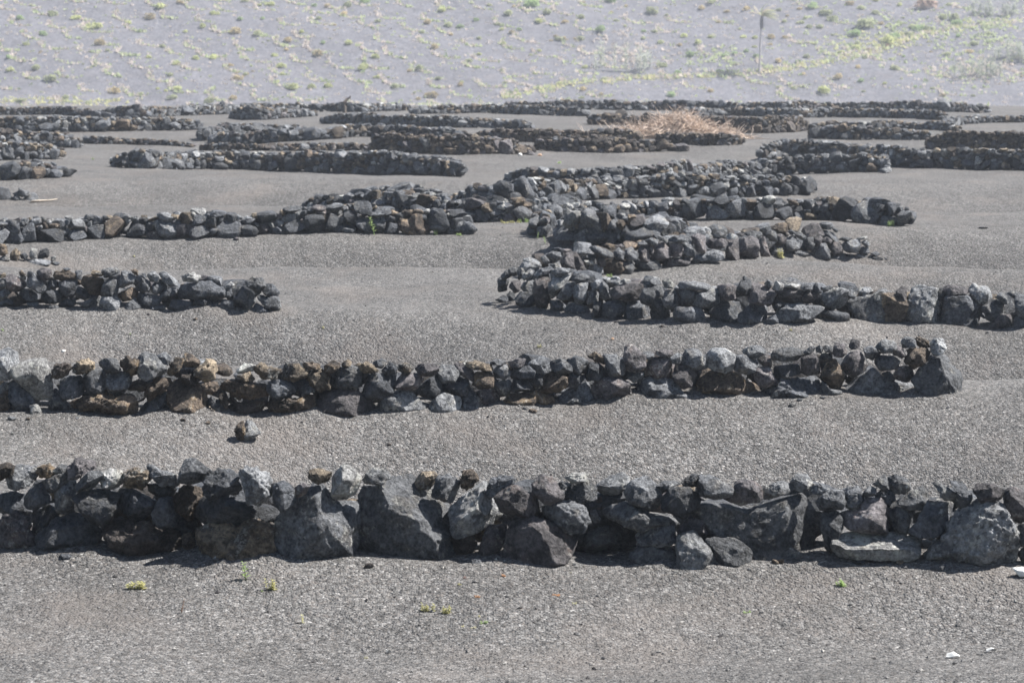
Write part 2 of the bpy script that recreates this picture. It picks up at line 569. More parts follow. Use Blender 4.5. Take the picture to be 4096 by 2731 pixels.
# crop letter, then stones: material+surface, outline in that enlargement
FRONT = """
A
bs -30,110 40,85 105,105 80,170 0,210 -30,200
lv 35,180 95,110 190,105 225,170 210,230 110,270 50,255
gr 190,120 245,105 260,160 240,205 200,185
br 255,120 330,90 385,125 345,175 260,190
gs 350,140 410,95 465,110 455,155 370,175
pr 460,110 510,65 600,70 645,110 600,150 510,195 460,195
go 285,210 370,165 455,155 460,200 360,285 320,290
go 505,230 600,145 680,140 690,190 610,265 520,285
wv 680,150 750,130 820,145 825,230 760,265 690,245 665,200
tr 820,150 900,125 995,135 1000,200 950,265 830,240
gr 975,105 1040,110 1075,145 1180,150 1205,200 1190,235 1100,240 1010,180
gs 1205,150 1245,65 1330,60 1425,140 1405,195 1280,230 1200,205
dr 1365,220 1420,150 1500,135 1590,175 1615,250 1590,300 1420,320 1365,270
lr 1600,130 1640,100 1700,130 1800,160 1810,250 1820,310 1740,355 1660,340 1610,200
do -20,300 90,285 165,310 210,420 180,450 60,455 -20,420
do 155,330 235,215 290,200 345,330 240,405 180,380
gs 360,290 430,220 500,205 510,280 490,400 450,430 375,415
do 490,310 600,270 700,275 800,300 790,400 690,520 560,430
do 790,290 820,255 900,265 1030,350 1020,440 985,485 860,440 790,370
ds 985,230 1100,225 1190,245 1160,310 1060,320 1000,280
do 1015,420 1080,325 1170,335 1220,440 1180,500 1060,525
br 1160,310 1220,240 1330,245 1365,330 1280,470 1190,400
do 205,510 240,420 340,360 430,430 370,530 280,555
pr -30,530 20,460 110,430 190,460 230,560 230,640 180,680 -30,650
dv 215,590 290,535 370,470 480,430 620,480 690,560 640,650 480,680 400,690 280,650
nr 690,530 740,460 860,480 980,490 1080,560 1110,660 1080,735 960,700 840,690 760,620
nr 1060,560 1160,530 1230,600 1200,680 1110,660
bs 1225,570 1280,560 1310,640 1260,690 1225,650
dv 1300,400 1350,330 1480,300 1600,330 1740,370 1860,390 1880,440 1760,500 1600,540 1400,540 1310,480
tr 1310,560 1420,490 1600,490 1720,430 1820,500 1845,600 1830,680 1620,735 1400,735 1310,660
do 1820,230 1900,210 1970,250 1990,340 1900,425 1845,360
ps 1975,260 2040,220 2085,240 2050,300 1990,330
ts 2070,190 2080,135 2150,125 2225,150 2210,210 2140,225
B
gsA 175,540 200,450 330,320 440,230 490,260 580,370 700,390 725,480 725,660 620,730 490,775 360,750 200,690 175,620
wo 545,300 560,180 620,105 690,120 740,190 700,300 580,350
lv 760,200 800,130 900,130 955,185 880,230 770,230
gsB 710,740 735,560 735,330 780,260 960,205 1090,200 1180,290 1330,350 1350,440 1340,600 1400,680 1300,720 1100,725 950,700 830,745
ts 1105,215 1150,150 1240,145 1265,190 1200,270 1130,250
gv 1220,290 1260,185 1340,165 1420,215 1390,310 1350,350 1240,320
br 1410,235 1430,140 1500,130 1540,200 1460,270
lo 1350,390 1480,290 1590,200 1610,300 1700,440 1560,530 1400,590 1350,560
dr 1580,290 1630,190 1720,170 1780,190 1760,240 1670,290 1610,330
po 1640,340 1660,280 1780,245 1880,290 1935,360 1900,440 1760,450 1670,410
po 1540,640 1600,510 1720,495 1735,540 1690,660 1600,720 1540,700
nr 1390,560 1480,560 1530,610 1480,700 1400,720 1350,640
C
psC 0,740 60,560 130,460 220,450 330,500 480,570 510,630 440,740 350,790 200,790
po 225,230 270,170 340,180 430,290 430,340 300,360 225,290
gs 355,235 420,210 475,225 430,260 370,255
wr 430,190 500,150 600,160 570,210 500,220
gv 440,290 480,215 580,200 650,250 650,330 530,360 450,320
gv 265,390 400,350 500,350 570,380 605,470 560,550 480,555 370,510 290,420
gs 600,400 650,385 685,430 670,480 620,490
ls 630,250 690,200 830,140 880,190 840,260 720,315 660,280
ns 620,380 660,310 800,310 840,370 760,390 660,400
go 835,290 890,210 1000,185 1060,250 1090,310 1080,380 990,390 880,360
gs 1040,240 1100,210 1170,210 1230,230 1130,260 1090,300
do 1090,330 1150,260 1260,250 1340,300 1340,400 1220,450 1100,400
dr 1225,210 1290,165 1350,170 1330,240 1270,255 1230,245
go 1320,270 1350,170 1420,170 1560,250 1540,320 1440,330 1330,310
po 1550,340 1590,210 1690,205 1770,260 1760,340 1620,370
lv 1765,290 1780,240 1900,210 1960,230 1990,270 1850,310 1770,345
lv 1945,230 1990,165 2070,170 2095,220 2060,280 1990,270
gs 2090,250 2150,225 2205,265 2170,300 2100,290
gsD 1320,440 1340,345 1420,330 1520,350 1660,400 1800,340 2090,280 2140,470 2070,700 1900,740 1700,760 1640,640 1480,570 1400,560
gv 550,640 570,560 650,500 780,460 900,470 950,520 900,640 760,680 570,690
lv 690,440 760,380 850,355 930,390 1010,430 1120,440 1230,490 1200,530 940,540 760,480
gv 915,580 970,500 1090,480 1170,510 1185,590 1150,640 950,640
ps 1200,540 1260,470 1380,470 1395,560 1380,590 1200,590
gv 870,700 960,630 1150,650 1160,760 1020,770 890,750
lo 1195,620 1210,580 1320,555 1380,640 1460,720 1440,770 1310,820 1190,790
go 1370,590 1480,580 1640,625 1690,680 1680,770 1600,790 1480,760 1410,680
gv 1870,660 1940,645 2050,700 2030,740 1890,740
D
go 790,340 860,280 970,265 985,350 960,395 830,410
go 975,300 1010,250 1090,255 1110,330 1060,400 1030,410 980,360
gs 1105,290 1150,245 1195,260 1180,300 1120,320
gs 1170,235 1220,190 1260,165 1275,250 1250,275
gv 1275,190 1330,170 1400,190 1430,260 1390,295 1300,290
dr 1180,310 1240,265 1300,270 1325,330 1280,370
po 950,440 1080,400 1130,330 1250,335 1275,390 1260,560 1150,550 1020,530 970,480
go 1330,350 1420,290 1500,240 1550,290 1500,400 1400,410
go 1270,430 1330,380 1450,410 1470,460 1390,560 1330,540
ds 1420,550 1500,440 1540,350 1640,340 1720,370 1700,490 1570,595 1480,580
ls 1580,230 1610,205 1650,235 1740,290 1720,350 1650,330
dv 1680,210 1780,215 1835,290 1830,350 1760,390 1720,360 1740,290
po 1850,280 1880,230 1980,235 2060,270 2040,340 1900,350
po 2045,310 2080,260 2140,255 2230,310 2230,490 2130,480 2060,390
lv 1520,740 1600,650 1720,500 1760,420 1880,345 2050,360 2090,450 2140,620 2130,760 2000,830 1850,820 1740,790 1640,740
wsE 900,650 960,570 1250,570 1500,595 1470,700 1420,745 1250,730 950,735
go 820,520 830,440 900,400 950,440 975,510 900,670 860,690
do 2110,560 2190,490 2260,560 2240,660 2160,640
do 2150,700 2200,640 2260,660 2250,780 2180,770
"""
SECOND = """
E
ls -20,180 60,155 110,190 120,260 80,360 0,370 -20,300
ws 80,340 90,290 140,260 200,240 300,235 320,330 350,420 340,500 230,500 130,380
dr 50,430 100,370 190,380 230,470 220,560 120,570 60,530
br -20,470 50,440 60,560 -20,590
ws 200,540 250,530 275,580 260,610 210,605
nr 345,300 380,260 440,250 475,290 450,340 380,360 345,340
tr 480,290 520,240 580,230 635,250 620,310 540,330 490,320
gr 655,260 700,225 790,235 810,300 760,330 690,310
dv 400,380 470,345 550,350 570,420 540,480 440,495 405,450
go 560,340 640,295 700,320 720,400 690,450 600,460 570,420
go 720,350 790,310 880,330 880,400 800,480 740,460 715,410
br 805,260 850,210 940,240 955,290 900,330 830,310
lv 920,240 970,185 1040,210 1120,290 1080,340 980,370 930,330
gs 1035,210 1110,185 1150,220 1130,270 1070,250
br 1140,260 1180,220 1230,230 1220,290 1160,340 1120,330
bs 1230,240 1240,195 1290,200 1340,240 1330,285 1250,280
tr 1310,310 1380,240 1440,240 1460,300 1450,360 1370,380 1320,340
nr 1160,340 1230,300 1300,300 1330,350 1310,410 1230,380
br 860,400 930,370 1020,380 1040,430 960,450 870,440
br 970,460 1040,360 1110,350 1150,390 1080,460 1010,510
br 470,520 560,480 680,460 800,480 860,450 900,490 910,610 840,620 700,600 560,590 480,560
gs 330,560 350,380 410,480 470,540 450,590
ds 940,560 1000,500 1120,440 1110,590 1000,590
bs 1110,470 1180,380 1330,400 1370,470 1390,570 1300,600 1150,580
br 1350,400 1450,380 1470,430 1410,475 1360,440
gs 1390,520 1420,480 1480,520 1480,580 1410,580
br 1470,480 1500,455 1540,520 1520,560 1480,520
br 1470,400 1530,370 1680,380 1780,400 1780,480 1700,500 1560,480 1470,440
ws 1590,300 1640,260 1715,265 1700,310 1600,330
tr 1590,340 1680,320 1710,370 1650,380
tr 1700,300 1760,250 1810,280 1890,300 1850,360 1760,360
tr 1890,310 1930,260 2010,265 2070,300 2060,350 1980,375 1900,360
br 2030,260 2090,245 2150,260 2140,300 2050,300
tr 2070,330 2130,290 2200,320 2220,420 2150,450 2080,400
dr 1800,400 1850,365 1950,380 2010,430 1960,480 1860,510 1800,460
gr 1960,440 2040,400 2120,400 2110,450 2020,480
br 2170,280 2240,240 2290,260 2240,300
nr 1490,560 1600,520 1740,510 1790,520 1730,600 1600,600 1500,600
br 1780,540 1850,510 2000,490 2100,470 2110,570 2010,590 1900,610 1820,590
F
ps -80,590 -40,460 60,440 190,440 280,500 345,570 320,600 150,620 0,610
gr 30,350 70,290 160,280 290,330 270,400 140,430 40,410
br 0,270 60,250 110,270 70,310 0,320
ts 110,260 150,230 180,250 170,280 120,280
tr 190,270 280,250 360,300 340,325 210,310
ds 320,250 380,225 415,245 380,290 330,280
dr 380,300 430,255 490,265 470,330 400,330
tr 485,290 510,255 560,260 605,300 560,320 500,315
ps 610,300 640,260 740,265 770,310 720,345 640,340
dv 240,470 290,340 380,325 475,340 460,440 400,490 260,490
ps 470,400 520,330 640,330 650,380 600,445 490,430
ds 610,440 680,370 740,340 780,380 780,450 720,490 620,470
lo 750,310 790,270 860,270 900,330 870,380 790,385
ps 870,260 920,255 1000,310 1000,380 940,350 890,320
tr 945,260 1010,240 1130,270 1120,310 1040,300 960,290
do 815,450 830,370 900,355 965,390 960,480 880,485
bs 985,400 1010,320 1100,310 1135,350 1130,420 1040,430
go 1130,310 1160,265 1230,270 1245,330 1200,365 1140,350
gs 1110,250 1150,230 1230,245 1210,265 1120,270
ps 1225,250 1290,225 1350,230 1330,280 1260,290
ds 1245,340 1270,290 1370,270 1410,310 1400,350 1260,365
go 1135,400 1190,375 1240,370 1260,430 1210,480 1160,450
ds 1255,420 1270,365 1370,365 1400,410 1370,450 1265,450
gv 1365,265 1420,225 1470,220 1520,300 1490,330 1410,325
ds 1385,350 1410,330 1460,340 1460,410 1420,425 1390,390
bs 1455,440 1470,350 1530,310 1620,350 1630,400 1560,450 1480,460
go 1515,250 1590,230 1650,270 1660,310 1580,330 1520,300
go 1620,240 1680,210 1770,240 1770,310 1700,330 1650,290
ds 1625,390 1650,315 1720,330 1740,370 1680,415 1630,415
br 1755,210 1810,180 1880,220 1890,270 1820,240
dv 1755,330 1780,250 1850,260 1890,330 1830,370 1760,370
go 1870,200 1960,205 2025,270 2010,330 1920,340 1890,300
po 2000,240 2020,140 2060,135 2150,210 2155,280 2070,310 2010,300
go 2030,350 2050,310 2140,320 2130,370 2070,385
gs 2130,190 2180,175 2220,200 2170,240
ps 2215,190 2240,160 2330,170 2340,200 2260,215
pv 2155,280 2190,220 2300,215 2340,290 2310,370 2200,370 2160,330
ls 345,540 430,460 540,435 600,470 690,560 600,580 545,610 400,590
ls 700,540 760,460 820,470 910,490 900,600 760,590 710,570
gs 915,540 930,490 970,410 1040,500 1090,570 1030,575 930,560
ps 980,450 1060,435 1140,440 1190,540 1090,550 1040,500
bs 1195,510 1230,465 1380,460 1430,510 1360,550 1240,550
bs 1380,460 1440,430 1530,480 1550,530 1440,530
gs 1530,490 1590,440 1760,390 1800,460 1830,520 1600,530
ps 1790,430 1850,360 1960,350 2040,390 2065,490 1960,510 1850,525
G
gs -115,570 -60,450 60,440 160,460 260,580 100,585 0,580
go 130,310 180,270 220,290 200,340 150,345
go 210,300 250,250 330,255 405,350 370,390 290,380 220,340
po 150,420 180,350 260,350 310,420 280,500 220,510 160,450
lo 385,290 430,240 500,240 580,290 560,370 500,405 410,380
go 560,350 590,290 640,290 735,340 700,400 640,420 580,390
go 620,260 660,230 740,220 780,260 720,310 650,295
po 720,320 770,275 810,290 820,370 780,370
go 815,290 840,255 960,235 1020,260 1010,320 880,325 820,315
ds 835,430 840,365 1000,345 1015,420 920,430 850,440
po 700,430 730,370 800,370 845,450 820,500 740,500 710,470
ps 1020,410 1020,310 1090,265 1140,320 1145,410 1070,420
gs 1030,265 1080,225 1115,240 1090,275 1045,280
gs 1115,240 1140,215 1165,240 1150,275 1120,265
gs 1160,240 1180,220 1230,235 1225,270 1180,265
gs 1140,300 1160,270 1225,270 1225,320 1170,345
po 1225,260 1250,205 1310,215 1325,270 1290,300 1240,290
po 1340,220 1360,175 1410,190 1410,240 1350,250
ps 1285,350 1340,280 1410,250 1440,310 1430,400 1360,440 1300,390
bo 1150,420 1180,350 1240,310 1280,370 1310,450 1270,520 1210,500
gs 1430,240 1490,225 1555,270 1500,325 1450,300
lr 1520,240 1560,185 1630,190 1660,220 1620,270 1570,270
po 1620,250 1650,215 1690,230 1720,290 1690,310 1640,285
go 1685,200 1720,160 1780,180 1785,230 1700,240
br 1775,180 1800,155 1860,180 1885,230 1800,230
lv 1885,210 1920,170 1980,185 1995,230 1950,300 1895,280
do 1510,340 1540,290 1640,295 1680,330 1650,380 1550,390
br 1700,340 1740,250 1860,230 1885,280 1850,340 1780,370
ps 1640,420 1670,360 1760,360 1775,420 1740,470 1660,450
ds 1560,410 1600,395 1655,430 1630,465 1590,450
bs 300,570 320,480 380,390 450,390 580,410 640,460 730,500 725,580 500,580
dr 740,530 850,480 870,440 960,450 1140,430 1150,500 1140,560 980,580 780,570
gs 1140,560 1160,450 1200,510 1290,520 1280,550
gsD 1280,545 1400,430 1500,360 1560,420 1650,460 1780,480 1810,540 1560,550
gsA 1770,450 1850,350 1900,300 1990,300 2030,360 2110,420 2100,575 1900,565 1810,540
"""
THIRD = """
L
ts -20,470 60,440 90,500 0,510
go -40,560 0,520 80,530 95,600 40,660 -40,650
po 80,620 90,490 180,465 260,500 355,620 270,660 160,695 90,670
tr 250,440 290,410 350,470 340,540 290,510
go 360,430 430,430 480,480 630,620 610,690 540,720 380,640 350,560
po 480,430 560,380 660,390 690,440 670,530 600,545 510,490
do 650,560 690,500 760,560 760,640 700,670 650,660
br 710,470 790,410 900,410 1010,470 1000,520 860,545 770,530
ds 1010,410 1100,410 1090,540 1010,520
ds 835,385 900,370 950,390 900,415
do 775,570 900,545 1020,530 1040,580 1000,720 910,755 830,700
do 540,800 580,690 700,680 800,690 830,760 770,850 620,860
ds 240,730 290,660 380,660 520,750 530,810 400,820 290,780
gs -20,700 60,665 150,710 60,790 -20,820
ds -20,850 80,780 150,800 220,870 100,905 -20,910
bs 110,780 200,760 270,750 360,850 230,880
gs 340,850 500,835 550,910 420,900
gs 560,890 680,880 770,880 790,930 680,940
ds 780,870 880,800 1000,790 1010,880 900,910 800,920
do 1000,620 1050,610 1190,700 1190,780 1130,810 1020,770 1000,700
bs 1090,590 1110,490 1250,490 1385,510 1380,600 1320,740 1220,720
ls 1030,870 1200,800 1310,740 1350,790 1320,930 1150,900
tr 1215,430 1270,410 1390,440 1370,490 1270,500
gr 1385,410 1450,370 1560,380 1615,430 1560,510 1400,500
gs 1345,700 1390,600 1470,515 1560,540 1585,640 1560,770 1360,760
gs 1330,920 1380,770 1560,770 1620,830 1610,960 1480,960
go 1585,580 1640,410 1760,430 1810,490 1790,580 1620,650
bs 1570,740 1640,690 1790,640 1850,720 1800,800 1640,830
gs 1620,940 1700,860 1800,780 1850,850 1930,940 1700,960
br 1755,410 1800,390 1855,400 1850,480 1810,470
gr 1785,580 1830,500 1890,480 1985,560 2030,600 2010,690 1900,700 1820,660
do 1820,790 1880,700 1990,730 2160,740 2160,830 2080,880 1900,890
ds 1900,450 1950,450 1970,500 1940,510
lo 1975,480 2010,430 2080,430 2150,500 2110,570 2020,560
go 2030,660 2060,590 2150,530 2240,640 2140,720 2050,710
gs 2120,460 2200,420 2260,460 2400,560 2380,620 2290,620 2200,560
do 2160,730 2260,660 2352,640 2370,720 2200,810
gs 1960,920 2050,890 2220,880 2230,960 2050,950
M
ds 1130,490 1150,420 1290,430 1280,480 1160,500
do 1195,400 1210,340 1260,310 1400,295 1500,340 1520,390 1500,420 1350,410 1220,425
wr 1215,260 1290,235 1355,260 1330,300 1240,295
ds 1295,460 1320,420 1400,420 1440,460 1320,475
ds 1515,400 1520,340 1555,350 1560,420
gs 1470,460 1500,420 1570,430 1575,490 1520,480
ls 1505,330 1550,300 1580,320 1540,345
go 1575,450 1580,360 1620,325 1700,380 1710,430 1660,495 1600,500
gr 1645,300 1690,265 1760,270 1785,320 1730,385 1680,340
ds 1755,350 1790,315 1830,315 1880,370 1860,400 1780,385
go 1720,400 1760,390 1870,400 1885,470 1850,505 1790,470
ds 1680,500 1720,440 1800,480 1850,510 1750,505
"""
ARCHF = """
P
go 190,760 200,670 250,640 290,680 270,770 210,790
ds 170,860 240,815 310,840 330,870 230,880
go 280,600 330,570 370,600 360,650 300,650
go 220,650 270,600 330,620 300,660 240,690
po 290,740 320,690 390,690 400,760 340,800
ds 270,810 300,780 340,800 340,850 290,850
go 390,750 420,700 500,690 520,770 450,800
do 340,850 390,790 520,800 530,920 430,930 370,900
po 495,800 510,690 560,630 630,630 650,700 640,850 610,955 540,950
go 360,600 410,580 430,640 370,690
gs 400,650 470,590 510,610 480,660 420,690
go 490,640 560,590 650,570 670,610 540,660
go 640,620 720,580 820,590 830,620 700,660
lo 630,720 690,650 790,620 830,640 790,700 720,780 680,850 640,840
go 710,820 740,760 800,700 860,710 850,790 800,850 730,850
do 640,860 710,850 780,910 760,965 650,965
go 830,640 900,625 980,650 970,690 880,700 840,680
go 840,820 850,740 920,710 970,720 950,810 920,900 870,890
go 950,880 960,790 1020,770 1060,800 1050,870 970,895
go 990,720 1050,680 1090,690 1080,760 1010,770
go 1065,830 1070,720 1100,690 1140,740 1150,840 1100,850
do 770,960 800,890 880,880 980,920 1000,980 860,980
do 1000,1000 1020,870 1080,870 1100,950 1060,1020
do 1080,980 1110,890 1200,860 1300,870 1290,950 1200,1030 1110,1030
po 1150,800 1190,750 1330,715 1440,720 1420,830 1350,860 1170,840
gs 1130,690 1230,680 1270,700 1240,730 1150,730
gs 1240,700 1280,670 1340,690 1320,720
do 1270,1010 1310,890 1400,870 1490,890 1500,990 1400,1030
go 1405,840 1440,760 1520,730 1610,740 1610,820 1560,870 1490,905 1420,880
gs 1430,700 1470,670 1570,680 1600,720 1480,740
do 1505,960 1530,840 1590,830 1620,910 1680,940 1650,1040 1520,1030
wv 1600,690 1660,675 1705,720 1690,760 1620,750
go 1605,860 1630,780 1700,770 1740,820 1730,910 1680,930 1620,910
gs 1730,720 1770,690 1900,700 2020,730 2000,770 1880,770 1760,760
go 1745,880 1750,780 1830,760 1890,790 1850,900 1780,900
lo 1850,870 1900,800 2060,740 2100,800 2080,880 1990,920 1880,910
do 1690,980 1730,910 1830,920 1930,920 1960,980 1950,1060 1760,1060
po 2070,730 2180,720 2240,750 2230,850 2120,860
ds 2000,960 2130,870 2260,880 2300,950 2260,1060 2060,1050
Q
dv 95,690 130,630 200,630 210,690 170,750 90,770
ds 135,620 150,595 175,610 170,630
ps 175,740 200,660 330,670 400,740 360,810 280,825 190,800
gv 310,660 340,625 375,650 350,700
ws 380,690 400,635 470,665 450,710 400,710
ws 470,680 530,655 600,670 590,700 500,700
gs 590,690 620,650 690,660 690,700 620,710
do 680,710 710,655 760,670 760,730 710,740
gs 755,690 840,670 850,690 780,730
po 415,770 440,690 580,690 640,740 600,810 470,805
po 600,750 640,700 740,740 750,770 680,810 610,810
lv 755,780 780,710 880,690 970,710 970,820 880,855 780,830
gs 950,740 990,705 1045,730 1010,780
go 1055,720 1100,680 1150,710 1120,745 1070,745
gsD 960,790 1040,750 1130,740 1240,700 1350,750 1350,960 1160,965 980,955
ps 1350,720 1400,680 1430,700 1430,800 1400,880 1350,860
lv 1380,930 1450,800 1480,700 1560,690 1660,700 1720,730 1730,800 1700,980 1560,975 1420,970
po 1715,710 1760,665 1890,690 1920,740 1840,750 1770,760
dsD 1700,900 1740,760 1900,750 2010,820 2000,930 1980,1000 1710,985
lv 1920,720 1960,670 2060,680 2110,760 2060,830 1990,800
go 2030,850 2100,790 2190,810 2200,880 2120,970 2060,940
ls 2130,770 2180,725 2220,760 2230,830 2190,810
gs 2225,740 2260,710 2300,720 2280,780
go 2280,870 2290,770 2352,740 2420,800 2420,900 2330,930
po 2070,1010 2150,910 2250,900 2280,990 2200,1020
do 2240,1000 2290,920 2420,940 2420,1010
do 100,960 110,900 190,830 330,840 330,950 270,985 170,985
do 310,970 340,920 410,900 420,970 370,985
go 405,950 420,860 480,820 620,820 770,840 760,870 650,960 540,990 460,985
ds 690,920 730,880 850,870 970,890 975,950 800,960 710,960
ds 370,850 420,810 470,810 420,850
"""
ARCHB = """
P
gs 370,590 410,530 470,540 490,580 430,590
ls 410,510 470,490 550,530 570,570 500,590 430,540
gs 560,490 600,470 640,520 600,560
gs 590,480 660,440 730,450 730,510 660,530
go 640,550 720,530 740,580 660,590
po 730,520 760,450 830,440 850,500 850,590 800,600 740,570
ps 720,430 790,415 830,430 780,450
po 830,470 850,440 900,480 930,560 945,610 880,620 850,560
gs 850,440 900,410 990,420 950,480 890,470
go 970,410 1010,385 1110,420 1190,460 1160,500 1080,480 1020,450
ds 900,510 960,460 1040,470 1020,520
ws 905,510 1000,520 1020,550 950,550
go 950,580 1020,550 1090,570 1100,650 1000,640
ps 1040,540 1060,480 1110,480 1120,560 1090,570
br 1090,600 1110,510 1180,500 1260,540 1260,600 1240,650 1170,650
br 1090,400 1130,370 1200,390 1180,430 1110,410
go 1185,450 1230,410 1280,450 1270,510 1210,510
ps 1200,390 1250,375 1280,400 1230,415
go 1280,500 1290,420 1340,405 1400,470 1380,515 1300,515
po 1390,480 1410,400 1460,390 1500,470 1490,520 1420,525
gv 1240,590 1270,540 1340,530 1365,580 1330,640 1250,640
go 1360,570 1390,525 1540,520 1600,560 1570,600 1420,600
gs 1390,370 1440,345 1480,380 1440,390
go 1450,350 1510,320 1570,350 1550,390 1480,370
ps 1450,380 1500,370 1530,430 1510,480 1470,440
po 1510,480 1540,380 1610,360 1660,420 1670,490 1600,510 1520,510
gs 1520,300 1580,300 1660,350 1640,370 1560,330
go 1640,350 1700,310 1790,300 1850,330 1830,355 1660,360
po 1660,460 1670,370 1760,360 1780,430 1760,485 1680,480
go 1770,400 1790,355 1850,360 1880,430 1880,485 1790,480
po 1600,540 1640,500 1840,490 1840,550 1760,580 1620,580
gv 1840,540 1880,480 2030,425 2110,440 2130,510 2000,540 1860,560
ps 1850,310 1900,290 1970,310 1980,430 1940,455 1890,430
po 1980,370 2010,330 2140,325 2160,380 2110,420 2000,410
gs 2040,300 2070,270 2140,290 2150,330 2060,325
Q
ps 5,460 20,310 110,290 110,470 40,480
po 110,310 190,290 260,310 265,460 190,475 115,470
ls 5,290 40,260 100,280 90,305 20,310
ps 80,270 120,255 160,270 130,290
gs 130,260 190,245 280,250 290,290 240,305 170,280
po 265,380 280,300 320,290 340,400 360,440 280,440
gv 320,270 340,240 400,250 410,330 350,320
po 370,350 400,280 450,270 485,310 470,350 390,355
go 345,440 360,370 440,360 460,400 440,450
gv 470,390 480,300 530,290 590,340 580,390 500,400
ds 490,250 520,235 560,255 520,275
gs 540,260 590,250 640,290 610,320 560,290
go 600,370 620,310 690,295 710,340 680,400 630,390
gs 510,420 560,400 655,405 650,445 530,450
go 650,440 700,390 740,350 790,340 820,390 820,470 760,460
ps 700,310 740,280 770,290 750,360 710,370
ps 760,310 800,290 850,320 830,350 790,340
po 830,390 860,330 910,340 930,400 900,430 850,430
gs 890,310 930,290 1010,300 960,330
go 915,360 960,320 1060,310 1060,380 1030,420 940,400
ws 1030,300 1120,285 1125,305 1060,315
gs 1065,330 1110,315 1150,350 1110,370
go 1050,410 1080,370 1130,370 1140,420 1080,430
gs 930,450 960,425 1020,430 1010,460
gs 1020,450 1040,430 1120,440 1110,465
ds 1140,420 1190,405 1230,430 1170,440
ds 1130,465 1160,445 1230,450 1240,475 1180,480
ds 1235,470 1260,450 1290,475
ds 830,450 860,430 940,430 930,465 840,470
"""
REMNANT = """
L
br -40,100 10,50 90,90 100,180 40,210 -40,200
ds -20,250 60,210 130,250 120,290 0,300
tr 130,190 200,110 260,150 260,200 240,280 150,270
ds 260,200 330,170 380,210 350,260 290,250
ws 390,220 410,110 500,130 490,240 430,260
dr 500,200 540,150 610,105 650,160 640,240 520,250
gs 270,270 350,270 560,255 670,270 660,340 500,340 340,320
gr 680,240 740,200 760,240 730,290 690,280
dr 660,330 700,280 820,310 760,350
"""
STUBS = """
K
ds -30,300 0,250 50,260 80,330 40,345 -30,340
gs 100,290 140,265 190,280 200,305 150,315 105,310
ds 80,325 110,300 150,340 90,345
gs 160,340 180,290 230,290 265,340 200,345
"""
LOOSE = """
E
br 1580,720 1600,660 1640,645 1650,720 1640,800 1600,780
ls 1625,690 1660,640 1700,660 1750,720 1700,760 1640,800
"""

def parse(text):
    out = []
    crop = None
    for ln in text.strip().splitlines():
        ln = ln.strip()
        if len(ln) == 1:
            crop = CROPS[ln]
            continue
        w = ln.split()
        pts = [tuple(map(float, q.split(','))) for q in w[1:]]
        out.append((w[0][0], w[0][1:], [(crop[0] + a / crop[2], crop[1] + b / crop[2]) for a, b in pts]))
    return out

def add_drawn(root, text, base, detail, thick=1.0, seed0=0, lean=.06):
    """base: [(x, y)] native px along the foot of the visible face"""
    mid = root.location
    bx = [b[0] for b in base]
    by = [b[1] for b in base]
    fy = [hit(*b).y for b in base]
    for i, (mk, st, poly) in enumerate(parse(text)):
        xs = [p[0] for p in poly]
        ys = [p[1] for p in poly]
        cx, cy = (min(xs) + max(xs)) / 2, (min(ys) + max(ys)) / 2
        foot_y = np.interp(cx, bx, by)
        depth = float(np.interp(cx, bx, fy))
        sc = depth / FPX
        w, h = (max(xs) - min(xs)) * sc, (max(ys) - min(ys)) * sc
        T = min(.46, max(.10, .92 * math.sqrt(w * h))) * thick
        rnd = random.Random(seed0 + i)
        wall_h = (foot_y - min(ys)) * sc
        if max(ys) > foot_y - .05 / sc:
            g = hit(cx, max(ys) - .012 / sc)
            D = min(depth + .10, g.y) + T * .42
        else:
            D = depth + max(T * .5, .13) + lean * wall_h * .6 + rnd.uniform(-.05, .05)
        if st[1:] == 'E':
            D -= .14
        pw = [at_depth(px, py, D) for px, py in poly]
        X = sum(p[0] for p in pw) / len(pw)
        Z = sum(p[1] for p in pw) / len(pw)
        grow = 1.075
        rel = [((p[0] - X) * grow, (p[1] - Z) * grow) for p in pw]
        big = max(w, h)
        level = min(6 if big > .6 else 5, detail + (1 if big > .42 else 0))
        v, f = outlined_stone(rel, T, level, st[0], seed0 * 131 + i, st[1:] or None)
        me = mesh_from('stone', v, f, MATS[mk])
        link('stone', me, (X - mid.x, D - mid.y, Z - mid.z), root)

def drawn_wall(label, text, base, detail, thick=1.0, cat='windbreak', name='stone_windbreak', seed0=0, lean=.06):
    m = base[len(base) // 2]
    root = empty(name, hit(*m))
    tag(root, label, cat)
    add_drawn(root, text, base, detail, thick, seed0, lean)
    return root

W_FRONT = drawn_wall('low dry stone wall of big dark boulders with small seedlings before it', FRONT,
           [(-40, 2195), (300, 2205), (640, 2225), (1000, 2240), (1250, 2255), (1450, 2235), (1700, 2225), (2000, 2240), (2200, 2250),
            (2450, 2235), (2650, 2250), (2850, 2255), (3100, 2240), (3400, 2240), (3650, 2240), (3850, 2275), (4140, 2280)], 5, seed0=1)
W_SECOND = drawn_wall('long grey wall, half of it ochre and brown stones, behind the loose rock', SECOND,
           [(-30, 1655), (260, 1660), (560, 1665), (860, 1655), (1150, 1665), (1450, 1665), (1700, 1655), (1850, 1645), (2100, 1632), (2400, 1612),
            (2700, 1596), (3000, 1592), (3300, 1583), (3650, 1576), (3860, 1592)], 4, seed0=2)
W_THIRD = drawn_wall('neatly stacked grey wall with one long stone lying on it and a tumbled end', THIRD,
           [(-20, 1232), (160, 1235), (300, 1238), (420, 1245), (600, 1243), (700, 1240), (850, 1232), (930, 1240), (1120, 1252)], 4, seed0=3)
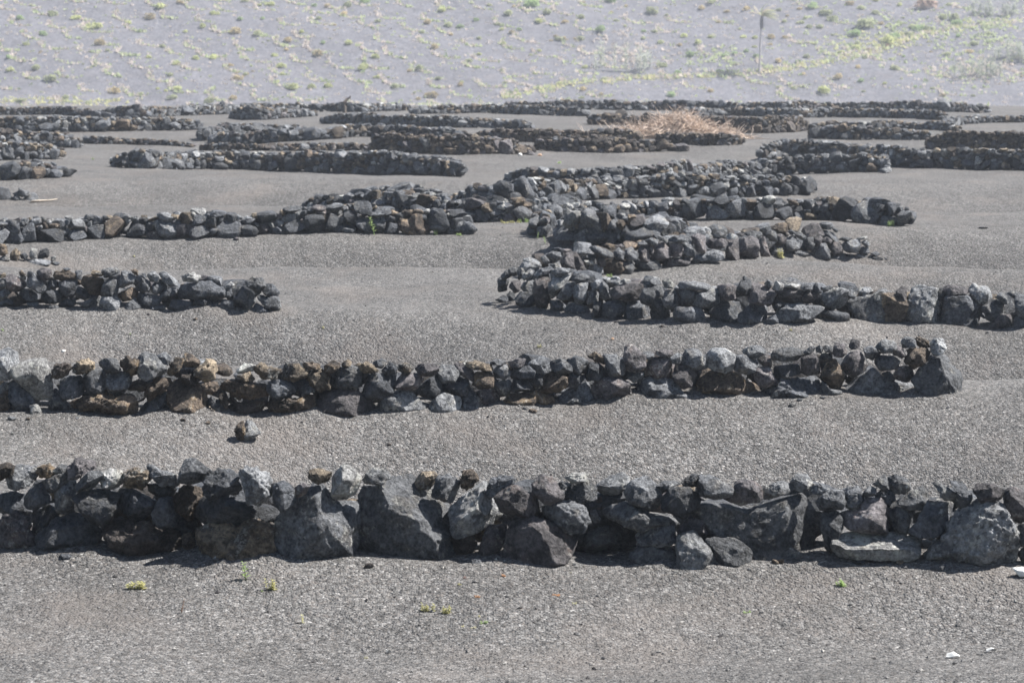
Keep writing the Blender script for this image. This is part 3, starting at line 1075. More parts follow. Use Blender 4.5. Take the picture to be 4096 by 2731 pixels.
W_ARCH = drawn_wall('outer arm of the curved wall of rounded dark stones', ARCHF,
           [(1970, 1205), (2060, 1215), (2170, 1245), (2320, 1258), (2500, 1278), (2700, 1288), (2900, 1295), (3100, 1300), (3300, 1290), (3500, 1287),
            (3700, 1295), (3900, 1308), (4110, 1318)], 4, seed0=4)
W_INNER = drawn_wall('inner arm of the curved rounded-stone wall, small stones scattered at its end', ARCHB,
           [(2060, 1120), (2200, 1120), (2330, 1108), (2500, 1104), (2650, 1080), (2800, 1062), (2950, 1046), (3100, 1030), (3300, 1034), (3560, 1044)], 4, seed0=5)
drawn_wall('short ruined wall end with one white stone, above the neatly stacked grey wall', REMNANT,
           [(-20, 1050), (40, 1048), (140, 1058), (250, 1064)], 4, seed0=6)
drawn_wall('two low dark boulders and small stones beside a pale stick on the cinder', STUBS,
           [(-20, 806), (60, 806), (160, 806)], 3, seed0=7, cat='boulders', name='stone_pile')
drawn_wall('lone brown and grey clinker rock on the cinder in front of the ochre wall', LOOSE,
           [(930, 1772), (1050, 1768)], 5, seed0=8, cat='rock', name='loose_rock', thick=.8)

BACK = [
 (W_FRONT, [(-40, 2185), (640, 2215), (1000, 2230), (1450, 2225), (2000, 2230), (2650, 2240), (3100, 2230), (3650, 2230), (4110, 2265)], 200, 'dark'),
 (W_SECOND, [(0, 1645), (560, 1650), (1150, 1650), (1700, 1640), (2400, 1600), (3000, 1580), (3600, 1570)], 115, 'dark'),
 (W_THIRD, [(-20, 1228), (300, 1232), (700, 1234), (1000, 1240)], 95, 'dark'),
 (W_ARCH, [(2010, 1195), (2170, 1232), (2500, 1268), (2900, 1285), (3300, 1284), (3700, 1290), (4110, 1312)], 112, 'dark'),
 (W_INNER, [(2200, 1110), (2500, 1096), (2800, 1055), (3100, 1026), (3400, 1030)], 90, 'dark')]

# ------------------------------------------------------------------ walls stacked by rule
MIXES = {'grey': ('sss', 'gggddddddllwptb'), 'mid': ('sss', 'gggddddddllwptb'), 'bright': ('ssr', 'ggddddllwwtttbbn'),
         'brown': ('rrs', 'nnnnbbbbpdt'), 'dark': ('ssr', 'dddggnnblpt'), 'low': ('ssr', 'nnbbgdtl')}

def stacked_wall(label, pts, mix, size, leaves=2, thick=.30, seed=0, ends=.75, level=3, hscale=1.0, boulders=.08, root=None, shift=.0, cap=285):
    """pts: (x, foot y, top y) in working pixels (2352 wide)"""
    rnd = random.Random(9000 + seed)
    P = []
    H = []
    for x, yb, yt in pts:
        g = hit(x * K, yb * K)
        P.append(Vector((g.x, g.y, 0)))
        H.append(max(.1, (yb - yt) * K * g.y / FPX) * hscale)
    seg = [0]
    for a, b in zip(P, P[1:]):
        seg.append(seg[-1] + (b - a).length)
    L = seg[-1]
    # smooth plan curve
    S = np.linspace(0, L, max(12, int(L / .25)))
    px = np.interp(S, seg, [p.x for p in P])
    py = np.interp(S, seg, [p.y for p in P])
    kk = max(1, int(.9 / (S[1] - S[0])))
    def sm(a):
        e = np.concatenate([2 * a[0] - a[kk:0:-1], a, 2 * a[-1] - a[-2:-kk - 2:-1]])
        return np.convolve(e, np.ones(2 * kk + 1) / (2 * kk + 1), 'same')[kk:-kk]
    px, py = sm(px), sm(py)
    hh = np.interp(S, seg, H)
    edge = np.minimum(S, L - S)
    hh = hh * (ends + (1 - ends) * np.clip(edge / .7, 0, 1))
    hh = hh * (1 + .10 * np.sin(S * 1.7 + seed) * np.sin(S * .6 + 2 * seed))
    tx, ty = np.gradient(px), np.gradient(py)
    m = (px.mean(), py.mean())
    if root is None:
        root = empty('stone_windbreak', (m[0], m[1], float(gz(*m))))
        tag(root, label, 'windbreak')
    rl = root.location
    kinds, mats = MIXES[mix]
    kinds = kinds.replace(' ', '')
    stones = []
    for leaf in range(leaves):
        off = leaf * thick * .62 + .12 + shift
        step = .02
        n = int(L / step)
        sky_ = np.zeros(n)
        lim = np.interp(np.arange(n) * step, S, hh) * (1 if leaf == 0 else .96)
        guard = 0
        while guard < 6000:
            guard += 1
            room = lim - sky_
            open_ = np.nonzero(room > size * .28)[0]
            if len(open_) == 0:
                break
            i = int(open_[np.argmin(sky_[open_] + RNG.uniform(0, .04, len(open_)))])
            frac = sky_[i] / max(lim[i], .05)
            w = size * rnd.uniform(.7, 1.35) * (1.25 - .55 * frac)
            if sky_[i] < .03 and rnd.random() < boulders:
                w *= rnd.uniform(1.3, 1.7)
            # widen to the local gap
            lo = hi = i
            while lo > 0 and sky_[lo - 1] < sky_[i] + .05 and (i - lo) * step < w:
                lo -= 1
            while hi < n - 1 and sky_[hi + 1] < sky_[i] + .05 and (hi - i) * step < w:
                hi += 1
            gap = (hi - lo + 1) * step
            if gap < w * 1.35:
                w = max(gap * rnd.uniform(.95, 1.15), size * .4)
                c = (lo + hi) / 2 * step
            else:
                c = lo * step + w / 2
            h = min(w * (rnd.uniform(.55, .95) if frac < .55 else rnd.uniform(.42, .72)), (lim[i] - sky_[i]) * 1.15 + .02)
            h = max(h, size * .35)
            a, b = max(0, int((c - w / 2) / step)), min(n, int((c + w / 2) / step) + 1)
            if b <= a:
                sky_[i] = lim[i]
                continue
            sup = .65 * sky_[a:b].mean() + .35 * sky_[a:b].max()
            u = (np.arange(a, b) * step - c) / (w / 2)
            sky_[a:b] = np.maximum(sky_[a:b], sup + h * (.55 + .45 * np.sqrt(np.clip(1 - u * u, 0, 1))) - .01)
            stones.append((c, sup + h / 2, w, h, off, leaf, frac))
    extra_v, extra_f, extra_n = [], [], 0
    mk_extra = None
    order = sorted(range(len(stones)), key=lambda q: (stones[q][5], -stones[q][2] * stones[q][3]))
    for rank, q in enumerate(order):
        c, zc, w, h, off, leaf, frac = stones[q]
        x = float(np.interp(c, S, px))
        y = float(np.interp(c, S, py))
        a = math.atan2(float(np.interp(c, S, ty)), float(np.interp(c, S, tx)))
        # away from the side the photograph looks at
        nx, ny = -math.sin(a), math.cos(a)
        if nx * x + ny * y < 0:
            nx, ny = -nx, -ny
        o = off + rnd.uniform(-.03, .03) + .05 * frac
        x += nx * o
        y += ny * o
        t = min(max(w * rnd.uniform(.7, 1.0), .14), thick * 1.3)
        z = float(gz(x, y)) + zc - .02
        mk = rnd.choice(mats)
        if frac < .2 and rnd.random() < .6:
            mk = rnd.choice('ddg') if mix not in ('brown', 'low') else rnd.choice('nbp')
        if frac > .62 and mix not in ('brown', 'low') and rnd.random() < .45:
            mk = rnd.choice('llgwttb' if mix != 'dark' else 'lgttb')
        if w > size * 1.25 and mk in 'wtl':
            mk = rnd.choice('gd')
        kd = rnd.choice(kinds)
        yaw = a + rnd.uniform(-.35, .35) + (math.pi if rnd.random() < .5 else 0)
        tl = .28 if frac < .5 else .14
        rot = (rnd.uniform(-tl, tl), rnd.uniform(-tl, tl), yaw)
        sc = (w * 1.16, t * 1.1, h * 1.2)
        if rank < cap:
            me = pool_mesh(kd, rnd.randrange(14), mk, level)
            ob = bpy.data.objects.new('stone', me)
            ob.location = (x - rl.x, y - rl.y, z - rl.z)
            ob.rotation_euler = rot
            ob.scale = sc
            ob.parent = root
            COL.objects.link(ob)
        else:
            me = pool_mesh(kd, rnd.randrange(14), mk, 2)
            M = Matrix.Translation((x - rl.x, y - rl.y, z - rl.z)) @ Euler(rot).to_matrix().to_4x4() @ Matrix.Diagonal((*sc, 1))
            for vv in me.vertices:
                extra_v.append(tuple(M @ vv.co))
            for pp in me.polygons:
                extra_f.append([j + extra_n for j in pp.vertices])
            extra_n += len(me.vertices)
    if extra_v:
        me = mesh_from('rubble', extra_v, extra_f, MATS['n' if mix == 'brown' else 'g'], False)
        ob = link('rubble', me, (0, 0, 0), root)
        tag(ob, kind='stuff')
    return root, len(stones)

WALLS = [
 ('curved wall of jagged pale-crusted rocks hooking round behind the rounded-stone curved wall', 'grey', .30, .34,
  [(1602, 541, 508), (1520, 553, 503), (1420, 567, 500), (1330, 573, 498), (1275, 570, 512), (1262, 552, 505), (1290, 527, 478), (1360, 514, 466), (1460, 509, 460), (1560, 507, 456), (1650, 506, 455), (1740, 508, 456), (1900, 506, 455), (1960, 512, 460), (2030, 518, 462), (2085, 522, 466)]),
 ('long wall of big angular dark stones with a squat weedy end', 'mid', .30, .36,
  [(-60, 568, 512), (0, 566, 510), (51, 563, 508), (120, 556, 505), (188, 550, 498), (256, 547, 489), (308, 543, 492), (376, 550, 494), (461, 556, 491), (513, 550, 497), (564, 540, 491), (632, 537, 484), (690, 537, 477), (804, 538, 477), (924, 538, 481), (1041, 541, 478), (1090, 537, 480)]),
 ('wall of flat slabby grey stones with grass along its foot', 'grey', .27, .34,
  [(684, 480, 452), (740, 484, 447), (800, 488, 447), (890, 494, 446), (966, 501, 450), (1040, 508, 455), (1106, 513, 460), (1200, 512, 457), (1290, 507, 452), (1350, 497, 450)]),
 ('pale grey wall with a long flat white stone laid on top near its end', 'grey', .26, .34,
  [(800, 471, 441), (880, 471, 437), (960, 470, 433), (1100, 469, 424), (1180, 466, 417), (1260, 462, 410), (1400, 456, 405), (1500, 455, 403), (1620, 454, 402), (1730, 453, 404), (1800, 452, 405), (1880, 446, 413)]),
 ('upper grey wall whose far end carries a stack of two pale oval stones', 'mid', .25, .34,
  [(1153, 426, 396), (1206, 429, 383), (1263, 432, 388), (1350, 432, 386), (1440, 430, 383), (1566, 424, 371), (1680, 416, 366), (1756, 409, 362), (1805, 402, 358), (1900, 397, 353), (1970, 397, 353), (2042, 396, 355)]),
 ('sunlit wall topped with many cream stones, bending behind the two oval stones', 'bright', .26, .34,
  [(1766, 374, 338), (1782, 364, 324), (1830, 362, 322), (1900, 364, 325), (1957, 372, 334), (2000, 379, 340), (2048, 385, 342), (2140, 387, 344), (2200, 388, 343), (2280, 391, 346), (2400, 395, 352)]),
 ('brown scoria wall rising above the sunlit wall near the frame edge', 'brown', .22, .5,
  [(2121, 341, 312), (2170, 344, 306), (2250, 346, 301), (2330, 350, 306), (2420, 354, 312)]),
 ('dark low wall just beyond the sunlit wall topped with cream stones', 'dark', .25, .34,
  [(1852, 320, 294), (1900, 321, 293), (1960, 322, 293), (2060, 322, 296), (2140, 321, 298)]),
 ('row of mixed light and dark stones just behind the dark low wall', 'bright', .24, .34,
  [(1863, 302, 285), (1940, 299, 281), (2000, 299, 283), (2100, 298, 281), (2150, 300, 280), (2195, 303, 287)]),
 ('short thin row of pale stones leaving the frame beyond the brown scoria wall', 'bright', .24, .3,
  [(2186, 290, 274), (2215, 287, 271), (2245, 284, 268), (2300, 282, 267), (2400, 281, 267)]),
 ('wall starting black and running brown behind the heap of dry brush', 'brown', .25, .4,
  [(1348, 287, 264), (1385, 288, 262), (1450, 288, 266), (1520, 292, 270), (1640, 302, 270), (1723, 307, 269), (1800, 306, 268), (1842, 303, 268), (1862, 297, 275)]),
 ('brown scoria wall under the heap of dry brush, with a rounded end', 'brown', .22, .45,
  [(1500, 328, 306), (1546, 331, 307), (1600, 335, 311), (1680, 337, 311), (1716, 333, 313)]),
 ('thick dark brown wall with a reddish rock and a white pebble at its end', 'brown', .25, .55,
  [(845, 346, 310), (870, 350, 308), (941, 354, 311), (1010, 356, 312), (1078, 356, 312), (1140, 356, 316), (1195, 356, 330), (1233, 353, 343)]),
 ('thick dark brown wall tapering to a low tail of small stones', 'brown', .24, .55,
  [(1225, 345, 318), (1270, 348, 319), (1316, 350, 321), (1370, 352, 318), (1426, 352, 317), (1470, 350, 320), (1510, 349, 325), (1550, 348, 333), (1582, 347, 342)]),
 ('brown back row of stones behind the two thick dark brown walls', 'brown', .23, .4,
  [(1085, 324, 301), (1150, 326, 300), (1206, 327, 300), (1294, 328, 300), (1350, 329, 299), (1400, 330, 297), (1480, 328, 303)]),
 ('curved grey wall with a dark shaded face, opening towards a low row of small stones', 'dark', .28, .36,
  [(700, 303, 286), (600, 305, 287), (540, 308, 288), (495, 316, 295), (474, 324, 300), (486, 330, 308), (539, 335, 309), (578, 333, 304), (656, 326, 298), (754, 321, 294), (851, 314, 289), (940, 318, 291), (1060, 319, 300)]),
 ('low row of small stones beside the thick dark brown wall, below the shaded curved wall', 'low', .19, .3,
  [(455, 346, 332), (490, 347, 329), (600, 348, 336), (660, 348, 334), (730, 347, 331), (790, 346, 332), (860, 345, 334)]),
 ('broad wall with pale weathered cap stones and a big pointed boulder near its end', 'bright', .29, .36,
  [(248, 383, 357), (290, 386, 352), (333, 389, 350), (436, 388, 349), (520, 389, 350), (602, 391, 350), (728, 396, 350), (810, 399, 351), (882, 402, 353), (969, 403, 360), (1040, 407, 368)]),
 ('short dark wall end at the frame edge in front of a taller pile of stones', 'dark', .28, .36,
  [(-40, 416, 386), (0, 415, 385), (60, 414, 379), (100, 412, 378), (140, 409, 380), (176, 406, 388)]),
 ('tall stacked wall end of brown and pale stones rising above a short dark wall', 'bright', .27, .45,
  [(-40, 369, 330), (0, 369, 330), (80, 368, 330), (120, 367, 333), (155, 366, 339)]),
 ('wall end with a leaning dark slab behind the tall stacked wall end', 'dark', .27, .4,
  [(-40, 338, 303), (0, 338, 303), (80, 340, 304), (150, 341, 306), (196, 341, 318)]),
 ('very low broken line of small dark stones crossing the open cinder', 'low', .17, .22,
  [(186, 330, 315), (215, 332, 313), (240, 332, 314), (250, 332, 319), (312, 333, 322), (390, 335, 325), (440, 339, 331)]),
 ('long dark and pale wall ending in a cream coloured rock', 'bright', .26, .36,
  [(-40, 301, 270), (0, 301, 269), (70, 303, 269), (140, 304, 269), (230, 303, 272), (280, 302, 270), (330, 301, 269), (400, 300, 271), (455, 299, 276), (470, 297, 286)]),
 ('furthest wall end at the frame edge, black stones below the hillside shrubs', 'dark', .25, .34,
  [(-40, 265, 248), (0, 265, 248), (88, 264, 247), (160, 266, 250), (225, 270, 253)]),
 ('far wall segment with black stones, starting above the wall with the cream rock', 'dark', .25, .34,
  [(235, 271, 250), (280, 271, 245), (332, 271, 244), (380, 269, 246), (422, 266, 247)]),
 ('far wall with one upright black stone standing proud on it', 'bright', .25, .34,
  [(424, 266, 242), (470, 265, 242), (520, 263, 240), (620, 259, 239), (720, 258, 239), (826, 258, 240), (900, 256, 240), (948, 254, 240)]),
 ('short dark curved far wall in front of the wall with the upright stone', 'dark', .25, .36,
  [(525, 272, 250), (545, 275, 249), (597, 277, 248), (664, 271, 249), (734, 266, 253)]),
 ('far row of pale and dark stones behind the shaded curved wall', 'bright', .25, .36,
  [(734, 284, 264), (790, 286, 263), (850, 289, 263), (950, 291, 267), (1015, 293, 270), (1126, 295, 273), (1175, 297, 278), (1204, 299, 284)]),
 ('far wall of pale stones lying in front of the furthest long wall', 'bright', .26, .34,
  [(955, 263, 246), (1048, 261, 243), (1136, 260, 241), (1214, 264, 243), (1263, 266, 246), (1355, 268, 250)]),
 ('furthest long wall, running along the foot of the hillside past the palm', 'dark', .27, .34,
  [(1150, 253, 235), (1250, 253, 234), (1400, 253, 232), (1535, 254, 232), (1722, 257, 236), (1800, 257, 235), (1900, 256, 235), (2050, 257, 235), (2180, 258, 237), (2279, 259, 241)]),
 ('far wall of small stones just in front of the furthest long wall', 'bright', .25, .34,
  [(1560, 268, 252), (1680, 267, 251), (1780, 269, 251), (1842, 271, 250), (1894, 270, 249), (1990, 270, 252), (2080, 272, 252), (2160, 277, 260)]),
]
# second leaf of stones behind the drawn faces
def backing(root, base, h, mix, size, shift, seed):
    pts = [(x / K, y / K, y / K - h / K) for x, y in base]
    stacked_wall('', pts, mix, size, leaves=1, thick=.26, seed=seed, root=root, shift=shift, cap=200, level=2, boulders=.1)
for i, (root, base, h, mix) in enumerate(BACK):
    backing(root, base, h, mix, .24, .26, 300 + i)

# chips fallen at the foot of the drawn walls
def chips(root, base, n, seed, mats='ddggnpb'):
    rnd = random.Random(seed)
    bx, by = [b[0] for b in base], [b[1] for b in base]
    rl = root.location
    for _ in range(n):
        x = rnd.uniform(bx[0], bx[-1])
        g = hit(x, np.interp(x, bx, by) + abs(rnd.gauss(0, 14)) + 2)
        w = rnd.choice((.03, .04, .05, .06, .08))
        ob = bpy.data.objects.new('stone', pool_mesh('s', rnd.randrange(14), rnd.choice(mats), 2))
        ob.location = (g.x - rl.x, g.y - rl.y, g.z + w * .08 - rl.z)
        ob.rotation_euler = (rnd.uniform(-.3, .3), rnd.uniform(-.3, .3), rnd.uniform(0, 6.28))
        ob.scale = (w, w * rnd.uniform(.6, 1), w * rnd.uniform(.4, .7))
        ob.parent = root
        COL.objects.link(ob)
for (root, base, h, mix), n in zip(BACK, (16, 12, 4, 6, 3)):
    chips(root, [(x, y + 14) for x, y in base], n, 800 + n)

# single stones of those walls that stand out in the photograph
CROPS['T'] = (2900, 480, 1.9666)
CROPS['X'] = (1400, 380, 2.94)
CROPS['Y'] = (700, 380, 2.94)
CROPS['Z'] = (0, 380, 2.94)
EXTRA = {
 0: ([(2180, 990), (2300, 998), (2500, 985), (2800, 940)], """
R
wr 95,700 140,600 230,600 245,660 170,730
lv 225,690 250,610 300,575 420,640 475,690 455,755 330,745
br 510,700 560,660 590,690 560,750
gs 590,755 650,670 720,660 725,720 640,765
gs 30,823 80,760 140,730 220,740 250,830 130,850
gs 450,740 480,670 530,660 520,740
gs 840,745 900,700 1000,712 960,745
ls 1010,765 1060,710 1140,750 1130,785
ds 250,840 300,760 430,760 560,770 560,850
ds 580,850 600,770 740,730 860,760 840,850
"""),
 1: ([(-20, 985), (200, 970), (400, 945), (800, 965), (1000, 935), (1400, 937), (1850, 942), (1910, 930)], """
S
dr 1470,520 1500,480 1560,500 1580,560 1500,592 1470,570
gs 1355,540 1400,460 1470,450 1490,560 1420,588 1370,585
bs 1035,480 1090,430 1150,430 1165,500 1110,562 1060,540
gs 720,430 790,365 900,380 912,425 790,440
gs 690,545 740,460 830,450 865,500 840,572 720,580
ds 390,545 450,490 530,490 550,550 470,572
gs 200,535 230,460 290,460 390,545 330,572 230,577
gs 1210,540 1240,490 1320,490 1350,540 1280,582
tr 60,490 90,440 130,450 140,510 80,515
tr 285,440 320,415 400,430 430,470 380,490 310,470
"""),
 3: ([(2200, 785), (3400, 780)], """
R
ws 1965,352 1990,330 2052,345 2050,362 1980,364
ls 1890,410 1960,370 2080,370 2092,432 2020,442 1930,425
gs 1220,480 1240,400 1300,350 1360,400 1370,470
gs 1080,430 1100,360 1180,370 1215,430
"""),
 4: ([(3000, 700), (3600, 692)], """
T
lo 1195,325 1230,295 1305,345 1290,367 1225,362
ls 1215,390 1300,370 1312,402 1260,423
gs 790,405 850,320 900,390 880,408
gs 655,400 720,325 790,350 780,410
"""),
 12: ([(1450, 600), (2160, 620)], """
X
ps 2010,710 2030,650 2120,655 2200,700 2150,715
"""),
 17: ([(420, 668), (1000, 680), (1500, 700), (1850, 708)], """
S
gs 1310,115 1340,40 1395,0 1440,25 1482,130 1400,128
ls 1205,110 1240,70 1310,85 1305,120 1250,125
gs 815,112 825,72 900,80 932,112 880,118
gs 940,112 1000,40 1060,20 1160,100 1120,118
ds 450,85 500,20 560,0 590,60 580,95
ls 320,88 370,15 395,30 400,92
"""),
 25: ([(700, 462), (1500, 450)], """
Y
ds 500,160 530,90 560,60 590,100 580,165
"""),
}
COUNTS = []
for wi, (lab, mix, size, thick, pts) in enumerate(WALLS):
    root, n = stacked_wall(lab, pts, mix, size * .80, hscale=.9 if wi < 5 else .98, thick=thick, seed=wi + 1, level=3 if wi < 6 or wi == 17 else 2)
    COUNTS.append(n)
    if wi in EXTRA:
        add_drawn(root, EXTRA[wi][1], EXTRA[wi][0], 3, seed0=50 + wi)
print('stacked stones', sum(COUNTS), COUNTS)

# ------------------------------------------------------------------ hillside plants
def leaf_cloud(rnd, n, size, flat_=.75, shell=.55, squash=.8):
    """leaf clumps spread through a rounded bush of radius 1 standing on z = 0"""
    V, F = [], []
    lobes = [(rnd.uniform(-.45, .45), rnd.uniform(-.45, .45), rnd.uniform(.25, .55), rnd.uniform(.4, .62)) for _ in range(6)]
    for _ in range(n):
        lx, ly, lz, lr = rnd.choice(lobes)
        while True:
            dv = Vector((rnd.uniform(-1, 1), rnd.uniform(-1, 1), rnd.uniform(-.6, 1)))
            if .1 < dv.length < 1:
                break
        dv.normalize()
        r = lr * rnd.uniform(shell, 1.0)
        c = Vector((lx, ly, lz)) + dv * r
        c.z = max(.02, c.z * squash)
        s = size * rnd.uniform(.6, 1.4)
        a = Vector((rnd.uniform(-1, 1), rnd.uniform(-1, 1), rnd.uniform(-1, 1))).normalized()
        nrm = (dv + a * .8).normalized()
        u = nrm.orthogonal().normalized()
        w = nrm.cross(u)
        i = len(V)
        V += [tuple(c + u * s), tuple(c + w * s * .6), tuple(c - u * s), tuple(c - w * s * .6)]
        F.append((i, i + 1, i + 2, i + 3))
    return V, F

SHRUB_MATS = {
    'y': foliage('shrub_yellow_green', (.50, .52, .26)),
    'g': foliage('shrub_green', (.36, .45, .23)),
    'o': foliage('shrub_ochre', (.48, .40, .24)),
    'v': foliage('shrub_olive', (.41, .43, .26)),
    'r': foliage('shrub_rusty', (.42, .31, .25)),
}
SHRUB_LABEL = {'y': 'rounded yellow green shrub', 'g': 'fresh green shrub', 'o': 'ochre brown drying shrub',
               'v': 'dull olive shrub', 'r': 'rusty red brown shrub'}
SHRUB_ME = {}
def shrub_mesh(k, i):
    if (k, i) not in SHRUB_ME:
        rnd = random.Random(300 + i)
        V, F = leaf_cloud(rnd, 230, .15)
        SHRUB_ME[(k, i)] = mesh_from('shrub', V, F, SHRUB_MATS[k], False)
    return SHRUB_ME[(k, i)]

def place_shrub(nx, ny, wpx, k, rnd):
    g = hit(nx, ny, 200)
    if g is None:
        return
    r = wpx * g.y / FPX / 2
    o = bpy.data.objects.new('hill_shrub', shrub_mesh(k, rnd.randrange(7)))
    o.location = (g.x, g.y, g.z - .05)
    o.scale = (r * rnd.uniform(.95, 1.1), r, r * rnd.uniform(.85, 1.15))
    o.rotation_euler = (0, 0, rnd.uniform(0, 6.28))
    COL.objects.link(o)
    sz = 'large' if wpx > 42 else 'middling' if wpx > 27 else 'small'
    tag(o, sz + ' ' + SHRUB_LABEL[k] + ' on the grey hillside', 'shrub', sz + ' ' + SHRUB_LABEL[k] + 's')

# position in one of three enlargements of the hillside, width there, colour
HILL = {0: """620,195,95,y 1005,130,80,o 675,300,80,o 290,240,60,g 140,130,58,g 860,160,46,y 1240,218,40,y 1575,225,85,o 1735,240,78,v
1930,285,62,o 2130,375,78,o 1000,390,50,y 1430,398,62,y 1320,402,52,y 1180,436,50,y 70,480,58,y 770,628,76,o 1190,608,62,y 1600,535,68,o
1885,455,62,y 1960,600,90,y 2090,595,56,y 2205,588,52,y 135,690,72,v 1560,668,64,o 1410,692,64,v 605,700,60,v 1140,510,44,v 1850,380,40,y
1815,40,60,y 1210,22,52,o 1095,55,74,y 2110,46,46,g 2195,52,50,o 1450,100,58,y 1620,135,46,g 180,306,40,y 60,392,46,g 505,130,58,y 1150,665,58,v
1640,15,40,v 1765,130,36,g 2170,295,40,g 2310,95,44,o 1350,185,54,y 1895,502,36,y 1860,555,34,y 1550,445,36,o 330,545,80,v 440,665,54,v
720,345,36,v 1645,505,44,v 2140,130,44,v 1740,40,36,y 360,105,60,v 1105,320,42,v 940,640,40,v 2030,220,40,y 250,470,66,v 1920,340,36,o""",
        1: """1375,40,120,g 1240,105,72,v 1485,95,66,v 1440,155,58,y 790,78,58,y 695,162,64,o 845,178,70,v 905,188,48,g 1020,140,44,g 1715,122,50,v
1610,156,44,o 745,325,58,o 155,300,62,y 345,388,54,y 250,470,80,y 645,470,66,v 565,482,42,o 965,418,48,v 1040,370,40,y 1210,300,44,y
1260,226,44,o 1305,205,46,g 1570,270,62,v 1720,275,66,v 1850,215,78,g 2200,90,90,v 2210,220,52,v 710,655,80,o 625,672,42,o 905,580,46,o
765,532,42,v 350,526,46,y 20,590,54,y 470,590,64,v 1870,540,42,v 2095,525,52,v 2330,650,58,g 1740,460,44,y 1735,610,52,o 2270,450,78,v
1575,570,44,y 1860,642,44,o 1410,500,30,y 1300,645,40,y 1210,560,34,v 1900,15,90,g 355,150,44,v 1160,170,36,v 1035,265,38,v 600,628,30,v
1180,205,38,y 850,240,34,o 655,222,38,v 125,105,44,o 275,20,60,g 145,50,70,v 2135,265,40,v 2265,295,60,v 1390,375,34,v 1030,455,30,y
2140,215,36,g 1930,85,30,o 2030,48,34,o 1955,145,34,v 2015,182,30,v 2300,110,40,v 1105,42,34,v 1270,50,32,o 1365,85,38,v 20,50,44,o 1440,345,40,y""",
        2: """240,25,66,v 180,66,52,o 485,68,54,o 345,85,38,o 1010,98,90,v 1060,140,72,v 920,55,80,g 1170,32,62,o 1250,65,54,v 835,66,36,o 1270,180,120,v
1195,240,74,g 1790,125,70,v 1880,130,80,v 1600,190,60,v 1430,295,100,y 1480,255,60,g 650,258,58,o 60,250,64,y 155,295,54,y 100,378,58,g
475,350,44,g 400,365,50,g 340,380,50,g 885,385,48,v 700,418,48,o 1085,530,66,o 1000,625,100,y 1245,548,50,g 20,495,50,g 305,485,46,g
1285,395,48,v 1240,458,46,o 1450,402,34,y 1570,242,52,v 1640,205,70,g 1700,205,66,v 1475,468,60,v 235,618,44,o 700,590,40,y 425,570,30,v
1680,60,130,r 1890,175,70,g 1980,355,60,o 2010,300,60,v 1530,382,32,g 1350,95,60,v 1730,600,34,v 1800,648,40,o 2010,648,36,v 1900,248,40,g
1820,370,50,v 1410,566,36,y 1610,588,36,g 860,502,40,o 1290,345,40,r 1420,315,40,r 745,258,36,o 540,262,40,y 545,385,40,g 535,322,36,y
640,305,30,o 830,420,40,g 735,150,40,v 695,75,40,v 290,155,30,o 350,160,40,v 440,200,30,y 880,128,42,v 845,160,50,v 905,190,50,v 970,190,50,v
1385,165,40,o 1440,170,40,v 755,110,30,o 1345,10,40,y 1510,40,40,y 2100,235,44,v 1840,40,40,v 1210,330,60,y 1230,300,50,v 940,300,30,v
1110,360,50,y 1530,160,36,v 30,310,40,o 240,255,40,y 800,600,36,v 460,255,44,y 1060,240,30,v"""}
rnd = random.Random(77)
NSH = 0
for ci, text in HILL.items():
    x0 = (0, 1300, 2700)[ci]
    for it in text.split():
        a, b, w, k = it.split(',')
        place_shrub(x0 + float(a) / 1.68, float(b) / 1.68, float(w) / 1.68 * 1.35, k, rnd)
        NSH += 1
# many more small ones, up the slope and past the frame
tries = 0
while NSH < 292 and tries < 900:
    tries += 1
    nx, ny = rnd.uniform(-20, NW + 20), rnd.uniform(2, 405)
    kk_ = rnd.choice('yyyvvvggoo')
    for _ in range(rnd.choice((1, 1, 2, 3, 4))):
        if NSH < 292:
            place_shrub(nx + rnd.gauss(0, 26), ny + rnd.gauss(0, 8), rnd.uniform(11, 26), kk_, rnd)
            NSH += 1

# ------------------------------------------------------------------ grass of the hillside
def tuft_mesh(points, rnd, h, w, blades=4):
    V, F = [], []
    for p, s in points:
        for _ in range(blades):
            b = Vector(p) + Vector((rnd.uniform(-.5, .5) * w * 2, rnd.uniform(-.5, .5) * w * 2, -.03))
            a = rnd.uniform(0, 6.28)
            u = Vector((math.cos(a), math.sin(a), 0)) * w * rnd.uniform(.4, 1) * s
            tip = b + Vector((rnd.uniform(-.5, .5) * h, rnd.uniform(-.5, .5) * h, h * rnd.uniform(.5, 1.2))) * s
            i = len(V)
            V += [tuple(b - u), tuple(b + u), tuple(tip)]
            F.append((i, i + 1, i + 2))
    return V, F

